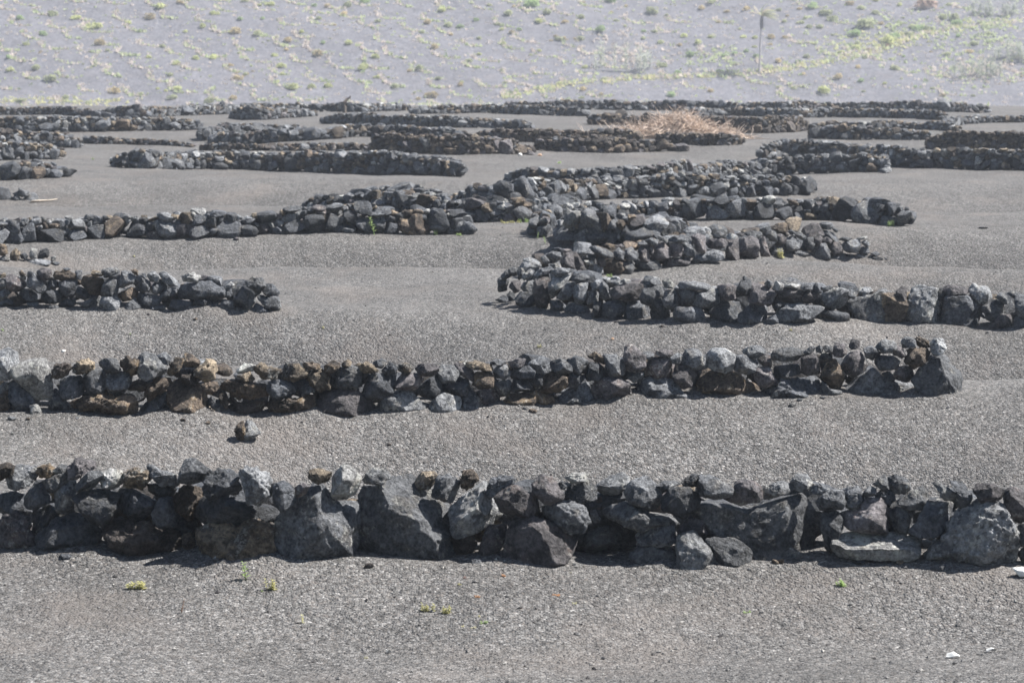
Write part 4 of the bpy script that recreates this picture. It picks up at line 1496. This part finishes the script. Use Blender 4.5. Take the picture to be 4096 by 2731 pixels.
dry, green, yellow = [], [], []
rnd = random.Random(5)
row = 0
yy = 296.0
while yy < 400:
    n0 = int((.34 * yy + 14) / 5.4)
    for ix in range(-n0, n0 + 1):
        cx = ix * 5.6 + (row % 2) * 2.8 + rnd.uniform(-.9, .9)
        cy = yy + rnd.uniform(-1.2, 1.2)
        right = cx > 12
        if rnd.random() < (.72 if right else .12):
            continue
        Rr = rnd.uniform(1.2, 2.0)
        a0, a1 = rnd.uniform(2.5, 3.0), rnd.uniform(4.9, 5.5)
        nt_ = rnd.randint(18, 34)
        for k in range(nt_):
            f = k / nt_
            a = a0 + (a1 - a0) * f
            x = cx + Rr * 1.35 * math.cos(a) + rnd.uniform(-.2, .2)
            y = cy + Rr * 1.5 * math.sin(a) + rnd.uniform(-.25, .25)
            p = (x, y, float(gz(x, y)))
            (dry if rnd.random() < (.85 - .55 * f) else green).append((p, rnd.uniform(.5, 1.2)))
    for _ in range(int(n0 * 18)):
        x = rnd.uniform(-1, 1) * (.30 * yy + 8)
        y = yy + rnd.uniform(0, 6)
        p = (x, y, float(gz(x, y)))
        rnd.choice((dry, green, dry)).append((p, rnd.uniform(.4, .9)))
    yy += 5.2
    row += 1
TRACK = [(1150, 222), (1300, 194), (1450, 181), (1600, 174), (1740, 167), (1860, 150), (1990, 122), (2090, 88), (2200, 62), (2352, 48)]
for (xa, ya), (xb, yb) in zip(TRACK, TRACK[1:]):
    for k in range(95):
        f = rnd.random()
        g = hit((xa + (xb - xa) * f + rnd.gauss(0, 6)) * K, (ya + (yb - ya) * f + rnd.gauss(0, 4.5)) * K, 200)
        if g:
            rnd.choice((yellow, green, dry, yellow)).append((tuple(g), rnd.uniform(.6, 1.3)))
for hx, hy, sx, sy, n, lst in [(1640, 135, 45, 16, 60, green), (2050, 60, 60, 14, 60, green), (60, 232, 60, 4, 60, yellow), (215, 236, 40, 4, 40, yellow),
                               (1950, 110, 60, 20, 60, green), (2230, 140, 80, 40, 160, green), (2250, 60, 90, 26, 200, green), (2270, 160, 60, 20, 160, dry), (1440, 125, 45, 22, 160, dry), (2000, 95, 60, 16, 120, yellow), (1890, 305, 25, 6, 0, yellow)]:
    for _ in range(n):
        g = hit((hx + rnd.gauss(0, sx)) * K, (hy + rnd.gauss(0, sy)) * K, 200)
        if g:
            lst.append((tuple(g), rnd.uniform(.7, 1.3)))
for nm, lst, col, lab, h, w in (('dry_grass', dry, (.66, .58, .52), 'pinkish dry grass and rubble in crescents on the hillside', .42, .30),
                                ('green_grass', green, (.52, .57, .34), 'pale green grass in crescents on the hillside', .42, .30),
                                ('yellow_grass', yellow, (.62, .60, .34), 'yellow grass along the hillside track past the palm', .36, .25)):
    V, F = tuft_mesh(lst, rnd, h, w)
    o = link(nm, mesh_from(nm, V, F, foliage(nm, col, .3, 1.5), False))
    tag(o, lab, 'grass', kind='stuff')

# pale leafless thickets
M_TWIG = foliage('pale_twig', (.46, .48, .40), .25, 3.)
def thicket(nx, ny, wpx, hpx, lab, seed):
    rnd = random.Random(seed)
    g = hit(nx, ny, 200)
    w = wpx * g.y / FPX
    h = hpx * g.y / FPX
    root = empty('bare_thicket', g)
    tag(root, lab, 'bush')
    V, F = [], []
    T, TF = [], []
    for k in range(13):
        bx, by = rnd.uniform(-.46, .46) * w, rnd.uniform(-.22, .22) * w
        bz = float(gz(g.x + bx, g.y + by)) - g.z
        top = h * rnd.uniform(.45, .85) * (1.15 - abs(bx) / w)
        p0 = Vector((bx, by, bz - .1))
        p1 = p0 + Vector((rnd.uniform(-.3, .3), rnd.uniform(-.3, .3), top))
        for s in range(3):
            a = s * 2.09
            T.append(tuple(p0 + Vector((math.cos(a), math.sin(a), 0)) * .07))
        T.append(tuple(p1))
        i = len(T) - 4
        TF += [(i, i + 1, i + 3), (i + 1, i + 2, i + 3), (i + 2, i, i + 3)]
        for _ in range(60):
            f = rnd.uniform(.15, 1)
            q = p0.lerp(p1, f)
            e = q + Vector((rnd.gauss(0, .5), rnd.gauss(0, .5), rnd.uniform(-.1, .6))) * min(1.2, h * .6)
            u = Vector((rnd.uniform(-1, 1), rnd.uniform(-1, 1), rnd.uniform(-.3, .3))).normalized() * rnd.uniform(.03, .09)
            i = len(V)
            V += [tuple(q - u), tuple(q + u), tuple(e)]
            F.append((i, i + 1, i + 2))
    link('trunk', mesh_from('trunk', T, TF, M_TWIG, False), (0, 0, 0), root)
    link('crown', mesh_from('crown', V, F, M_TWIG, False), (0, 0, 0), root)

thicket(2490, 285, 250, 150, 'pale leafless thicket spreading on the slope where the grassy track begins', 1)
thicket(3900, 310, 230, 110, 'pale leafless thicket low on the slope beyond the palm', 2)
thicket(4040, 240, 180, 90, 'pale leafless thicket just uphill of another one near the frame edge', 3)
thicket(4000, 60, 240, 70, 'pale leafless thicket high on the slope above the grassy track', 4)

# palm
def palm():
    g = hit(3038, 290, 200)
    s = g.y / FPX
    root = empty('palm_tree', g)
    tag(root, 'tall thin palm tree with fronds swept sideways by the wind', 'palm tree')
    mt = plain('palm_trunk', (.36, .33, .32), .25, 5.)
    ms = plain('palm_skirt', (.16, .135, .125), .3, 8.)
    mf = foliage('palm_frond', (.36, .38, .22), .3, 4.)
    mdry = foliage('palm_dry_frond', (.48, .42, .30), .3, 4.)
    Ht = 222 * s
    V, F = [], []
    nr, ns = 14, 9
    for i in range(nr):
        f = i / (nr - 1)
        r = .14 * (1 - .3 * f) * (1 + .06 * (i % 2)) + (.12 * max(0, .06 - f) / .06)
        for j in range(ns):
            a = j / ns * 6.283
            V.append((math.cos(a) * r + .22 * f * f, math.sin(a) * r, Ht * f - .15 * (i == 0)))
    for i in range(nr - 1):
        for j in range(ns):
            F.append((i * ns + j, i * ns + (j + 1) % ns, (i + 1) * ns + (j + 1) % ns, (i + 1) * ns + j))
    link('trunk', mesh_from('trunk', V, F, mt), (0, 0, 0), root)
    rnd = random.Random(3)
    # hanging old leaf bases below the crown
    V, F = [], []
    for k in range(150):
        a = rnd.uniform(0, 6.283)
        z = Ht - rnd.uniform(.0, 1.45)
        r0 = .16
        c = Vector((math.cos(a) * r0 + .21, math.sin(a) * r0, z))
        t = c + Vector((math.cos(a) * .10, math.sin(a) * .10, -rnd.uniform(.25, .5)))
        u = Vector((-math.sin(a), math.cos(a), 0)) * .05
        i = len(V)
        V += [tuple(c - u), tuple(c + u), tuple(t + u * .4), tuple(t - u * .4)]
        F.append((i, i + 1, i + 2, i + 3))
    link('leaf_skirt', mesh_from('leaf_skirt', V, F, ms, False), (0, 0, 0), root)
    for k in range(20):
        a = rnd.uniform(0, 6.283)
        el = rnd.uniform(.2, 1.35)
        Lf = rnd.uniform(2.0, 3.0)
        p = Vector((.22, 0, Ht - .05))
        dv = Vector((math.cos(a) * math.cos(el) + .25, math.sin(a) * math.cos(el) * .8, math.sin(el) + .25))
        V, F = [], []
        n = 12
        for i in range(n):
            dv = (dv + Vector((.12, .01, -.11 - .05 * rnd.random())) * 1.0).normalized()
            q = p + dv * (Lf / n)
            side = dv.cross(Vector((0, 0, 1)))
            if side.length < .05:
                side = Vector((0, 1, 0))
            side.normalize()
            wl = .42 * math.sin(math.pi * (i + 1.2) / (n + 1.6)) + .05
            j = len(V)
            V += [tuple(p - side * .02), tuple(p + side * .02), tuple(q + side * .02), tuple(q - side * .02)]
            F.append((j, j + 1, j + 2, j + 3))
            for sg in (-1, 1):
                for m in (0, .5):
                    b = p.lerp(q, m)
                    tip = b + side * sg * wl + dv * .22 + Vector((.12, 0, -.22 * wl * 2))
                    j = len(V)
                    V += [tuple(b), tuple(b + dv * .07), tuple(tip)]
                    F.append((j, j + 1, j + 2))
            p = q
        link('frond', mesh_from('frond', V, F, mf if k % 3 else mdry, False), (0, 0, 0), root)
palm()

# ------------------------------------------------------------------ heap of dry brush
def strand(V, F, pts, r):
    k = len(V)
    n = len(pts)
    for i, p in enumerate(pts):
        f = 1 - .7 * i / (n - 1)
        d_ = (pts[min(i + 1, n - 1)] - pts[max(i - 1, 0)]).normalized()
        u = d_.orthogonal().normalized()
        w = d_.cross(u)
        for a in (0, 2.094, 4.189):
            V.append(tuple(p + (u * math.cos(a) + w * math.sin(a)) * r * f))
    for i in range(n - 1):
        for j in range(3):
            F.append((k + i * 3 + j, k + i * 3 + (j + 1) % 3, k + i * 3 + 3 + (j + 1) % 3, k + i * 3 + 3 + j))

def brush_heap():
    rnd = random.Random(21)
    g = hit(1545 * K, 317 * K)
    root = empty('brush_heap', g)
    tag(root, 'heap of dry straw coloured palm fronds and brush lying over the brown walls', 'brush heap')
    mats = [plain('straw_pale', (.68, .56, .47), .25, 6.), plain('straw_brown', (.47, .36, .28), .3, 6.), plain('straw_grey', (.20, .16, .13), .3, 6.)]
    parts = [([], []), ([], []), ([], [])]
    wx, wy, h = 2.7, 1.1, .80
    for k in range(3600):
        u = max(-1.1, min(1, rnd.gauss(rnd.choice((-.35, .05, .3)), .32)))
        v_ = rnd.uniform(-1, 1)
        top = h * max(.1, 1 - abs(u) ** 1.8) * (1 - .6 * v_ * v_) * (.8 + .3 * math.sin(u * 7 + 1))
        z = top * rnd.uniform(.35, 1.0) + .03
        p = Vector((u * wx, v_ * wy, z + float(gz(g.x + u * wx, g.y + v_ * wy)) - g.z))
        a = rnd.gauss(0.2, .95) + (math.pi if rnd.random() < .5 else 0)
        L = rnd.uniform(.3, .85)
        d_ = Vector((math.cos(a), math.sin(a) * .7, rnd.gauss(.10, .42)))
        pts = []
        for i in range(5):
            pts.append(p.copy())
            d_ = (d_ + Vector((rnd.gauss(0, .34), rnd.gauss(0, .34), rnd.gauss(-.10, .30)))).normalized()
            p = p + d_ * L / 4
            gzz = float(gz(g.x + p.x, g.y + p.y)) - g.z
            p.z = max(p.z, gzz + .02)
        V, F = parts[rnd.choice((0, 0, 0, 1, 1, 2))]
        strand(V, F, pts, rnd.choice((.006, .008, .010, .013, .018)))
    for nm, (V, F), m in zip(('pale_stalks', 'brown_stalks', 'grey_stalks'), parts, mats):
        tag(link(nm, mesh_from(nm, V, F, m, False), (0, 0, 0), root), kind='stuff')
brush_heap()

# ------------------------------------------------------------------ sticks, stump, scraps, pebbles
M_STICK = plain('bleached_wood', (.55, .47, .38), .2, 20.)
def stick(pa, pb, r, lab, lift=.03, name='stick', rise=None):
    a = hit(*pa)
    if rise is None:
        b = hit(*pb)
    else:
        x, z = at_depth(pb[0], pb[1], a.y)
        b = Vector((x, a.y, z))
    rnd = random.Random(int(pa[0]))
    pts = [a.lerp(b, t) + Vector((0, 0, lift + rnd.uniform(-.01, .02))) for t in (0, .35, .7, 1)]
    pts = [p - a for p in pts]
    V, F = [], []
    strand(V, F, pts, r)
    V, F = list(V), list(F)
    n = len(pts)
    F += [(0, 2, 1), (3 * n - 3, 3 * n - 2, 3 * n - 1)]
    o = link(name, mesh_from(name, V, F, M_STICK), a)
    tag(o, lab, 'stick')
stick((122, 811), (229, 804), .035, 'pale bleached stick lying on the cinder beside two low dark boulders')
stick((3795, 556), (3800, 552), .03, 'short pale stick at the foot of the dark low wall', rise=1)
stick((2935, 452), (2950, 418), .04, 'pale stick leaning up from the far wall behind the brush heap', rise=1)
stick((838, 1640), (860, 1664), .006, 'thin white straw at the foot of the ochre wall', rise=1)

def stump():
    g = hit(1378, 452)
    s = g.y / FPX
    V, F = [], []
    P0 = Vector((0, 0, 0))
    strand(V, F, [P0 + Vector((0, 0, -.1)), Vector((.02, 0, 25 * s)), Vector((-3 * s, 0, 42 * s)), Vector((6 * s, .1, 52 * s))], .12)
    strand(V, F, [Vector((0, 0, 40 * s)), Vector((12 * s, 0, 56 * s)), Vector((22 * s, .05, 60 * s)), Vector((24 * s, .05, 68 * s))], .10)
    o = link('dead_stump', mesh_from('dead_stump', V, F, plain('dead_wood', (.11, .09, .075), .3, 8.)), g)
    tag(o, 'gnarled dead vine stump rising above the far wall against the hillside', 'stump')
stump()

def lump_thing(name, nx, ny, wpx, hpx, mat, lab, cat, seed, group=None, flat_=1.0, sink=.25):
    rnd = random.Random(seed)
    g = hit(nx, ny)
    s = g.y / FPX
    dirs, faces = ico(3)
    v = facet(dirs.copy(), rnd, 8, .6, .9, False)
    v = roughen(v, 1.0, 's', Vector((seed * 3.1, 1, 2)))
    v = v * np.array([wpx * s / 2, wpx * s / 2 * flat_, hpx * s / 2])
    o = link(name, mesh_from(name, v, faces, mat), (g.x, g.y + wpx * s * .3 * flat_, g.z + hpx * s * (.5 - sink)))
    tag(o, lab, cat, group)

M_WHITE = plain('white_stone', (.75, .74, .70), .1, 30.)
M_ORANGE = plain('orange_stone', (.55, .36, .24), .15, 30.)
lump_thing('pebble', 2080, 624, 18, 16, M_WHITE, 'white pebble at the end of the thick dark brown wall', 'pebble', 31)
lump_thing('pebble', 2160, 625, 22, 13, M_ORANGE, 'pale orange pebble beyond the reddish rock of the brown wall', 'pebble', 32)
lump_thing('pebble', 3935, 915, 40, 12, MATS['d'], 'flat dark stone lying in front of the jagged wall end', 'pebble', 33)
lump_thing('pebble', 945, 962, 26, 18, MATS['p'], 'small brown stone lying in front of the big angular wall', 'pebble', 34)
lump_thing('pebble', 1556, 1782, 20, 14, MATS['n'], 'small black pebble on open cinder in front of the ochre wall', 'pebble', 35)
lump_thing('pebble', 254, 1408, 18, 12, M_WHITE, 'pale pebble on the slope behind the lichened slab', 'pebble', 36)
lump_thing('pebble', 2450, 1358, 14, 12, M_ORANGE, 'small orange pebble on the slope below the curved wall', 'pebble', 37)

M_PLASTIC = plain('white_plastic', (.60, .60, .58), .15, 20., .5)
def scrap(nx, ny, wpx, hpx, rot, lab, seed, name='plastic_scrap', cat='litter'):
    """bent, torn piece of white sheet with a little thickness"""
    rnd = random.Random(seed)
    g = hit(nx, ny)
    s = g.y / FPX
    nu, nv = 9, 5
    V, F = [], []
    for lay in (0, 1):
        for i in range(nu):
            for j in range(nv):
                u, w = i / (nu - 1) - .5, j / (nv - 1) - .5
                taper = 1 - 1.1 * abs(u) ** 1.6
                x = u * wpx * s
                y = w * wpx * s * .5 * taper
                z = hpx * s * (.35 + .5 * math.sin(3 * w + 2.2 * u + seed)) * (1 - 1.2 * abs(u)) + .004 * lay + .006
                V.append((x, y, max(z, .003 + .003 * lay)))
    n = nu * nv
    for i in range(nu - 1):
        for j in range(nv - 1):
            a = i * nv + j
            F.append((a, a + nv, a + nv + 1, a + 1))
            F.append((n + a, n + a + 1, n + a + nv + 1, n + a + nv))
    o = link(name, mesh_from(name, V, F, M_PLASTIC), (g.x, g.y, g.z))
    o.rotation_euler = (0, 0, rot)
    tag(o, lab, cat)
scrap(3812, 2630, 54, 22, -.25, 'larger of two white plastic scraps lying on the near cinder', 1)
scrap(3964, 2607, 42, 18, .15, 'smaller of two white plastic scraps lying on the near cinder', 2)
scrap(1555, 2612, 22, 14, .4, 'tiny white scrap alone on the near cinder', 3)

def plastic_bag():
    g = hit(4092, 2312)
    s = g.y / FPX
    rnd = random.Random(4)
    dirs, faces = ico(4)
    v = dirs.copy()
    k = np.abs(fnoise(v * 2.3, Vector((4, 2, 7)), .9, 3))
    v = v * (1 - .55 * np.clip(.45 - k, 0, 1))[:, None]
    v = facet(v, rnd, 9, .55, .9, False)
    v = v * np.array([36 * s, 28 * s, 24 * s])
    # neck pulled out towards the wall
    pull = np.clip(-v[:, 0] / (44 * s), 0, 1) ** 2
    v[:, 2] += pull * 34 * s
    v[:, 1] *= 1 - .5 * pull
    v[:, 0] -= pull * 10 * s
    v[:, 2] = np.maximum(v[:, 2], -20 * s)
    o = link('plastic_bag', mesh_from('plastic_bag', v, faces, M_PLASTIC), (g.x, g.y + .03, g.z + 20 * s))
    tag(o, 'crumpled white plastic bag at the foot of the pitted pale boulder', 'bag')
plastic_bag()

# ------------------------------------------------------------------ seedlings and weeds in the cinder
M_LEAF = {'g': foliage('seedling_green', (.36, .47, .20), .25, 60.), 'y': foliage('seedling_yellow', (.54, .52, .26), .25, 60.),
          'o': foliage('seedling_orange', (.62, .36, .20), .25, 60.), 'p': foliage('seedling_purple', (.34, .19, .19), .25, 60.),
          'w': foliage('seedling_pale', (.62, .58, .40), .2, 60.), 'b': foliage('seedling_brown', (.34, .20, .12), .25, 60.)}
def leaf(V, F, base, dv, L, w):
    side = dv.cross(Vector((0, 0, 1)))
    if side.length < .05:
        side = Vector((1, 0, 0))
    side.normalize()
    up = side.cross(dv).normalized()
    i = len(V)
    m = base + dv * L * .5
    V += [tuple(base), tuple(m + side * w + up * w * .3), tuple(base + dv * L - up * w * .25), tuple(m - side * w + up * w * .3), tuple(m - up * w * .12)]
    F += [(i, i + 1, i + 4), (i + 1, i + 2, i + 4), (i + 2, i + 3, i + 4), (i + 3, i, i + 4)]

def seedling(nx, ny, wpx, hpx, col, form, lab, seed, group=None):
    rnd = random.Random(seed)
    g = hit(nx, ny)
    s = g.y / FPX
    w, h = wpx * s, hpx * s
    root = empty('seedling', g)
    tag(root, lab, 'seedling', group)
    V, F, SV, SF = [], [], [], []
    if form == 'upright':
        stems = [(0, 1.0)]
    elif form == 'tuft':
        stems = [(rnd.uniform(-.5, .5), rnd.uniform(.5, 1)) for _ in range(9)]
    else:
        stems = [(rnd.uniform(-.4, .4), rnd.uniform(.4, .9)) for _ in range(6)]
    for off, hs in stems:
        b = Vector((off * w * .8, rnd.uniform(-.2, .2) * w, -.01))
        lean = rnd.uniform(-.25, .25)
        pts = [b + Vector((lean * h * hs * t, 0, h * hs * t)) for t in (0, .33, .66, 1)]
        strand(SV, SF, pts, max(.0025, .03 * h))
        nl = 18 if form == 'upright' else 8
        for k in range(nl):
            t = .2 + .8 * k / (nl - 1)
            p = b.lerp(pts[-1], t)
            a = k * 2.4 + rnd.uniform(-.4, .4)
            dv = Vector((math.cos(a), math.sin(a), rnd.uniform(.1, .7))).normalized()
            L = (.55 * w if form == 'upright' else .26 * max(w, h)) * rnd.uniform(.7, 1.15) * (1.1 - .4 * t)
            leaf(V, F, p, dv, L, L * rnd.uniform(.24, .38))
    link('stem', mesh_from('stem', SV, SF, M_LEAF['g' if col == 'g' else 'y' if col in 'yw' else 'b']), (0, 0, 0), root)
    link('leaves', mesh_from('leaves', V, F, M_LEAF[col], False), (0, 0, 0), root)

SEED = [
 (985, 2316, 44, 76, 'g', 'upright', 'tallest green seedling, standing in front of the ochre streaked boulder'),
 (1082, 2358, 46, 56, 'y', 'tuft', 'feathery yellow green seedling beside the tallest green one'),
 (1046, 2364, 22, 16, 'g', 'low', 'tiny green sprout at the foot of the feathery yellow green seedling'),
 (538, 2352, 88, 36, 'y', 'tuft', 'wide low yellow green sprig in front of the dark rough boulders'),
 (1211, 2490, 22, 42, 'y', 'upright', 'single thin yellow stalk on the open near cinder'),
 (724, 2450, 16, 66, 'b', 'upright', 'thin reddish brown dried stalk on the near cinder'),
 (1710, 2444, 56, 46, 'y', 'tuft', 'larger of two yellow green sprigs growing side by side'),
 (1784, 2452, 46, 42, 'y', 'tuft', 'smaller of two yellow green sprigs growing side by side'),
 (3358, 2342, 52, 36, 'g', 'tuft', 'bright green rosette in front of the pale flat slab'),
 (2296, 2414, 26, 15, 'y', 'low', 'flat yellow green rosette on open cinder below the purple grey boulder'),
 (2988, 2448, 38, 15, 'g', 'low', 'stretched little green sprig below the two tan and grey boulders'),
 (1934, 2492, 44, 22, 'g', 'low', 'green sprig with pale tips amid white flowered ones'),
 (1922, 2466, 24, 16, 'w', 'low', 'pale sprig just uphill of the green sprig with pale tips'),
 (1848, 2506, 28, 20, 'w', 'low', 'pale whitish sprig, one of a pair below the green sprig'),
 (1894, 2510, 28, 16, 'w', 'low', 'pale sprig nearer the green sprig of the pair below it'),
 (1908, 2386, 34, 16, 'o', 'low', 'orange leafed sprig uphill of the pale sprigs'),
 (2014, 2304, 32, 20, 'o', 'low', 'salmon orange rosette by the shadow of the wall'),
 (1860, 2312, 20, 20, 'p', 'low', 'small purple sprout beside the salmon orange rosette'),
 (1840, 2338, 24, 16, 'y', 'low', 'yellow green sprout just below the small purple one'),
 (1464, 2632, 16, 20, 'y', 'low', 'tiny yellow sprout close to the tiny white scrap'),
 (2284, 2290, 14, 12, 'y', 'low', 'tiny yellow sprout under the purple grey boulder'),
 (2226, 2380, 42, 12, 'o', 'low', 'small trailing orange sprig on open cinder'),
 (1498, 938, 32, 70, 'g', 'upright', 'tall weed standing against the big angular wall'),
 (1620, 934, 40, 14, 'g', 'low', 'low weed next to the tall weed at the big angular wall'),
 (1652, 938, 18, 18, 'y', 'tuft', 'small weed at the foot of the brown block in the big angular wall'),
 (1745, 940, 24, 24, 'g', 'tuft', 'bushy weed at the foot of the squat rounded wall end'),
 (1834, 942, 32, 12, 'g', 'low', 'flat weed under the corner stone of the squat rounded wall end'),
 (2150, 955, 12, 26, 'g', 'upright', 'thin green shoot beside the tip of the jagged hooked wall'),
 (2182, 975, 14, 30, 'g', 'upright', 'second thin green shoot beside the tip of the jagged hooked wall'),
 (2438, 1108, 26, 20, 'g', 'tuft', 'green weed inside the curved wall of rounded stones'),
 (3122, 1035, 18, 46, 'y', 'tuft', 'yellow green weed against the inner arm of the curved wall'),
 (3562, 905, 30, 26, 'g', 'tuft', 'green weed against the end stone of the jagged wall'),
 (3164, 1322, 18, 12, 'y', 'low', 'yellow sprout at the foot of the outer curved wall'),
 (2158, 1388, 22, 20, 'y', 'low', 'yellow and orange sprout on the slope behind the ochre wall'),
 (538, 1028, 16, 12, 'y', 'low', 'yellow dot of a sprout on the slope below the big angular wall'),
 (1292, 1312, 12, 14, 'y', 'low', 'yellow sprout on the bare slope behind the ochre wall'),
 (12, 1322, 16, 12, 'g', 'low', 'green sprout at the frame edge below the neat grey wall'),
 (520, 1336, 12, 10, 'g', 'low', 'green sprout on the slope below the neat grey wall'),
 (1580, 658, 16, 16, 'g', 'tuft', 'small green weed at the foot of the wall with pale cap stones'),
 (370, 640, 16, 14, 'g', 'low', 'small green weed on bare cinder beside the tall stacked wall end'),
 (2240, 655, 26, 14, 'g', 'low', 'pale grey green weed on bare cinder before the dark brown wall'),
]
for i, (nx, ny, w, h, c, fm, lab) in enumerate(SEED):
    seedling(nx, ny, w, h, c, fm, lab, 400 + i)
rnd = random.Random(61)
for k in range(16):
    nx = 2010 + k * 15 + rnd.uniform(-6, 6)
    seedling(nx, 893 - (nx - 2010) * .03, rnd.uniform(12, 22), rnd.uniform(8, 20), rnd.choice('yyg'), 'tuft',
             'small yellow green weed in the row along the foot of the slabby grey wall', 700 + k, 'weeds along the slabby grey wall')

# ------------------------------------------------------------------ coarse cinders lying on the finer ones
def gravel():
    rnd = random.Random(90)
    mats = [plain('cinder_dark', (.055, .052, .052), .3, 40.), plain('cinder_grey', (.17, .165, .16), .3, 40.), plain('cinder_pale', (.36, .345, .32), .2, 40.)]
    V, F, MI = [], [], []
    n = 9000
    ys = 11.5 + 34 * (RNG.random(n) ** 1.5)
    xs = RNG.uniform(-1, 1, n) * (.225 * ys + 1.0)
    dens = np.sin(xs * 1.1 + 2 * np.sin(ys * .6)) + np.sin(ys * .9 + xs * .4) + RNG.normal(0, .9, n)
    keep = dens > -.3
    xs, ys = xs[keep], ys[keep]
    zs = gz(xs, ys)
    for x, y, z in zip(xs, ys, zs):
        s = rnd.choice((.005, .007, .008, .010, .012, .018)) * rnd.uniform(.8, 1.2)
        a = rnd.uniform(0, 6.28)
        i = len(V)
        e1 = (math.cos(a) * s, math.sin(a) * s)
        e2 = (-math.sin(a) * s * rnd.uniform(.5, .9), math.cos(a) * s * rnd.uniform(.5, .9))
        zc = z + s * .25
        V += [(x + e1[0], y + e1[1], zc + s * .1), (x + e2[0], y + e2[1], zc - s * .1), (x - e1[0], y - e1[1], zc), (x - e2[0], y - e2[1], zc + s * .15),
              (x + rnd.uniform(-.3, .3) * s, y + rnd.uniform(-.3, .3) * s, zc + s * rnd.uniform(.5, .9)), (x, y, zc - s * .6)]
        F += [(i, i + 1, i + 4), (i + 1, i + 2, i + 4), (i + 2, i + 3, i + 4), (i + 3, i, i + 4),
              (i + 1, i, i + 5), (i + 2, i + 1, i + 5), (i + 3, i + 2, i + 5), (i, i + 3, i + 5)]
        MI += [rnd.choice((0, 1, 1, 1, 1, 2))] * 8
    me = mesh_from('gravel', V, F, mats[0], False)
    me.materials.append(mats[1])
    me.materials.append(mats[2])
    me.polygons.foreach_set('material_index', MI)
    o = link('gravel', me)
    tag(o, 'coarse volcanic cinders strewn over the dark ground', 'gravel', kind='stuff')
gravel()

# ------------------------------------------------------------------ hazy air
def haze():
    me = bpy.data.meshes.new('haze')
    x, y0, y1, z0, z1 = 230, -30, 575, -9.5, 95
    bm = bmesh.new()
    bmesh.ops.create_cube(bm, size=1.0)
    for v in bm.verts:
        v.co = Vector((v.co.x * 2 * x, y0 + (v.co.y + .5) * (y1 - y0), z0 + (v.co.z + .5) * (z1 - z0)))
    bm.to_mesh(me)
    bm.free()
    m = bpy.data.materials.new('haze_air')
    m.use_nodes = True
    nt = m.node_tree
    nt.nodes.remove(nt.nodes['Principled BSDF'])
    pv = nt.nodes.new('ShaderNodeVolumePrincipled')
    pv.inputs['Color'].default_value = (.84, .90, 1, 1)
    pv.inputs['Density'].default_value = .00065
    pv.inputs['Anisotropy'].default_value = .2
    lk(nt, pv.outputs[0], nt.nodes['Material Output'].inputs['Volume'])
    me.materials.append(m)
    o = link('haze', me)
    tag(o, 'thin hazy air over the cinder field', 'haze', kind='stuff')
haze()
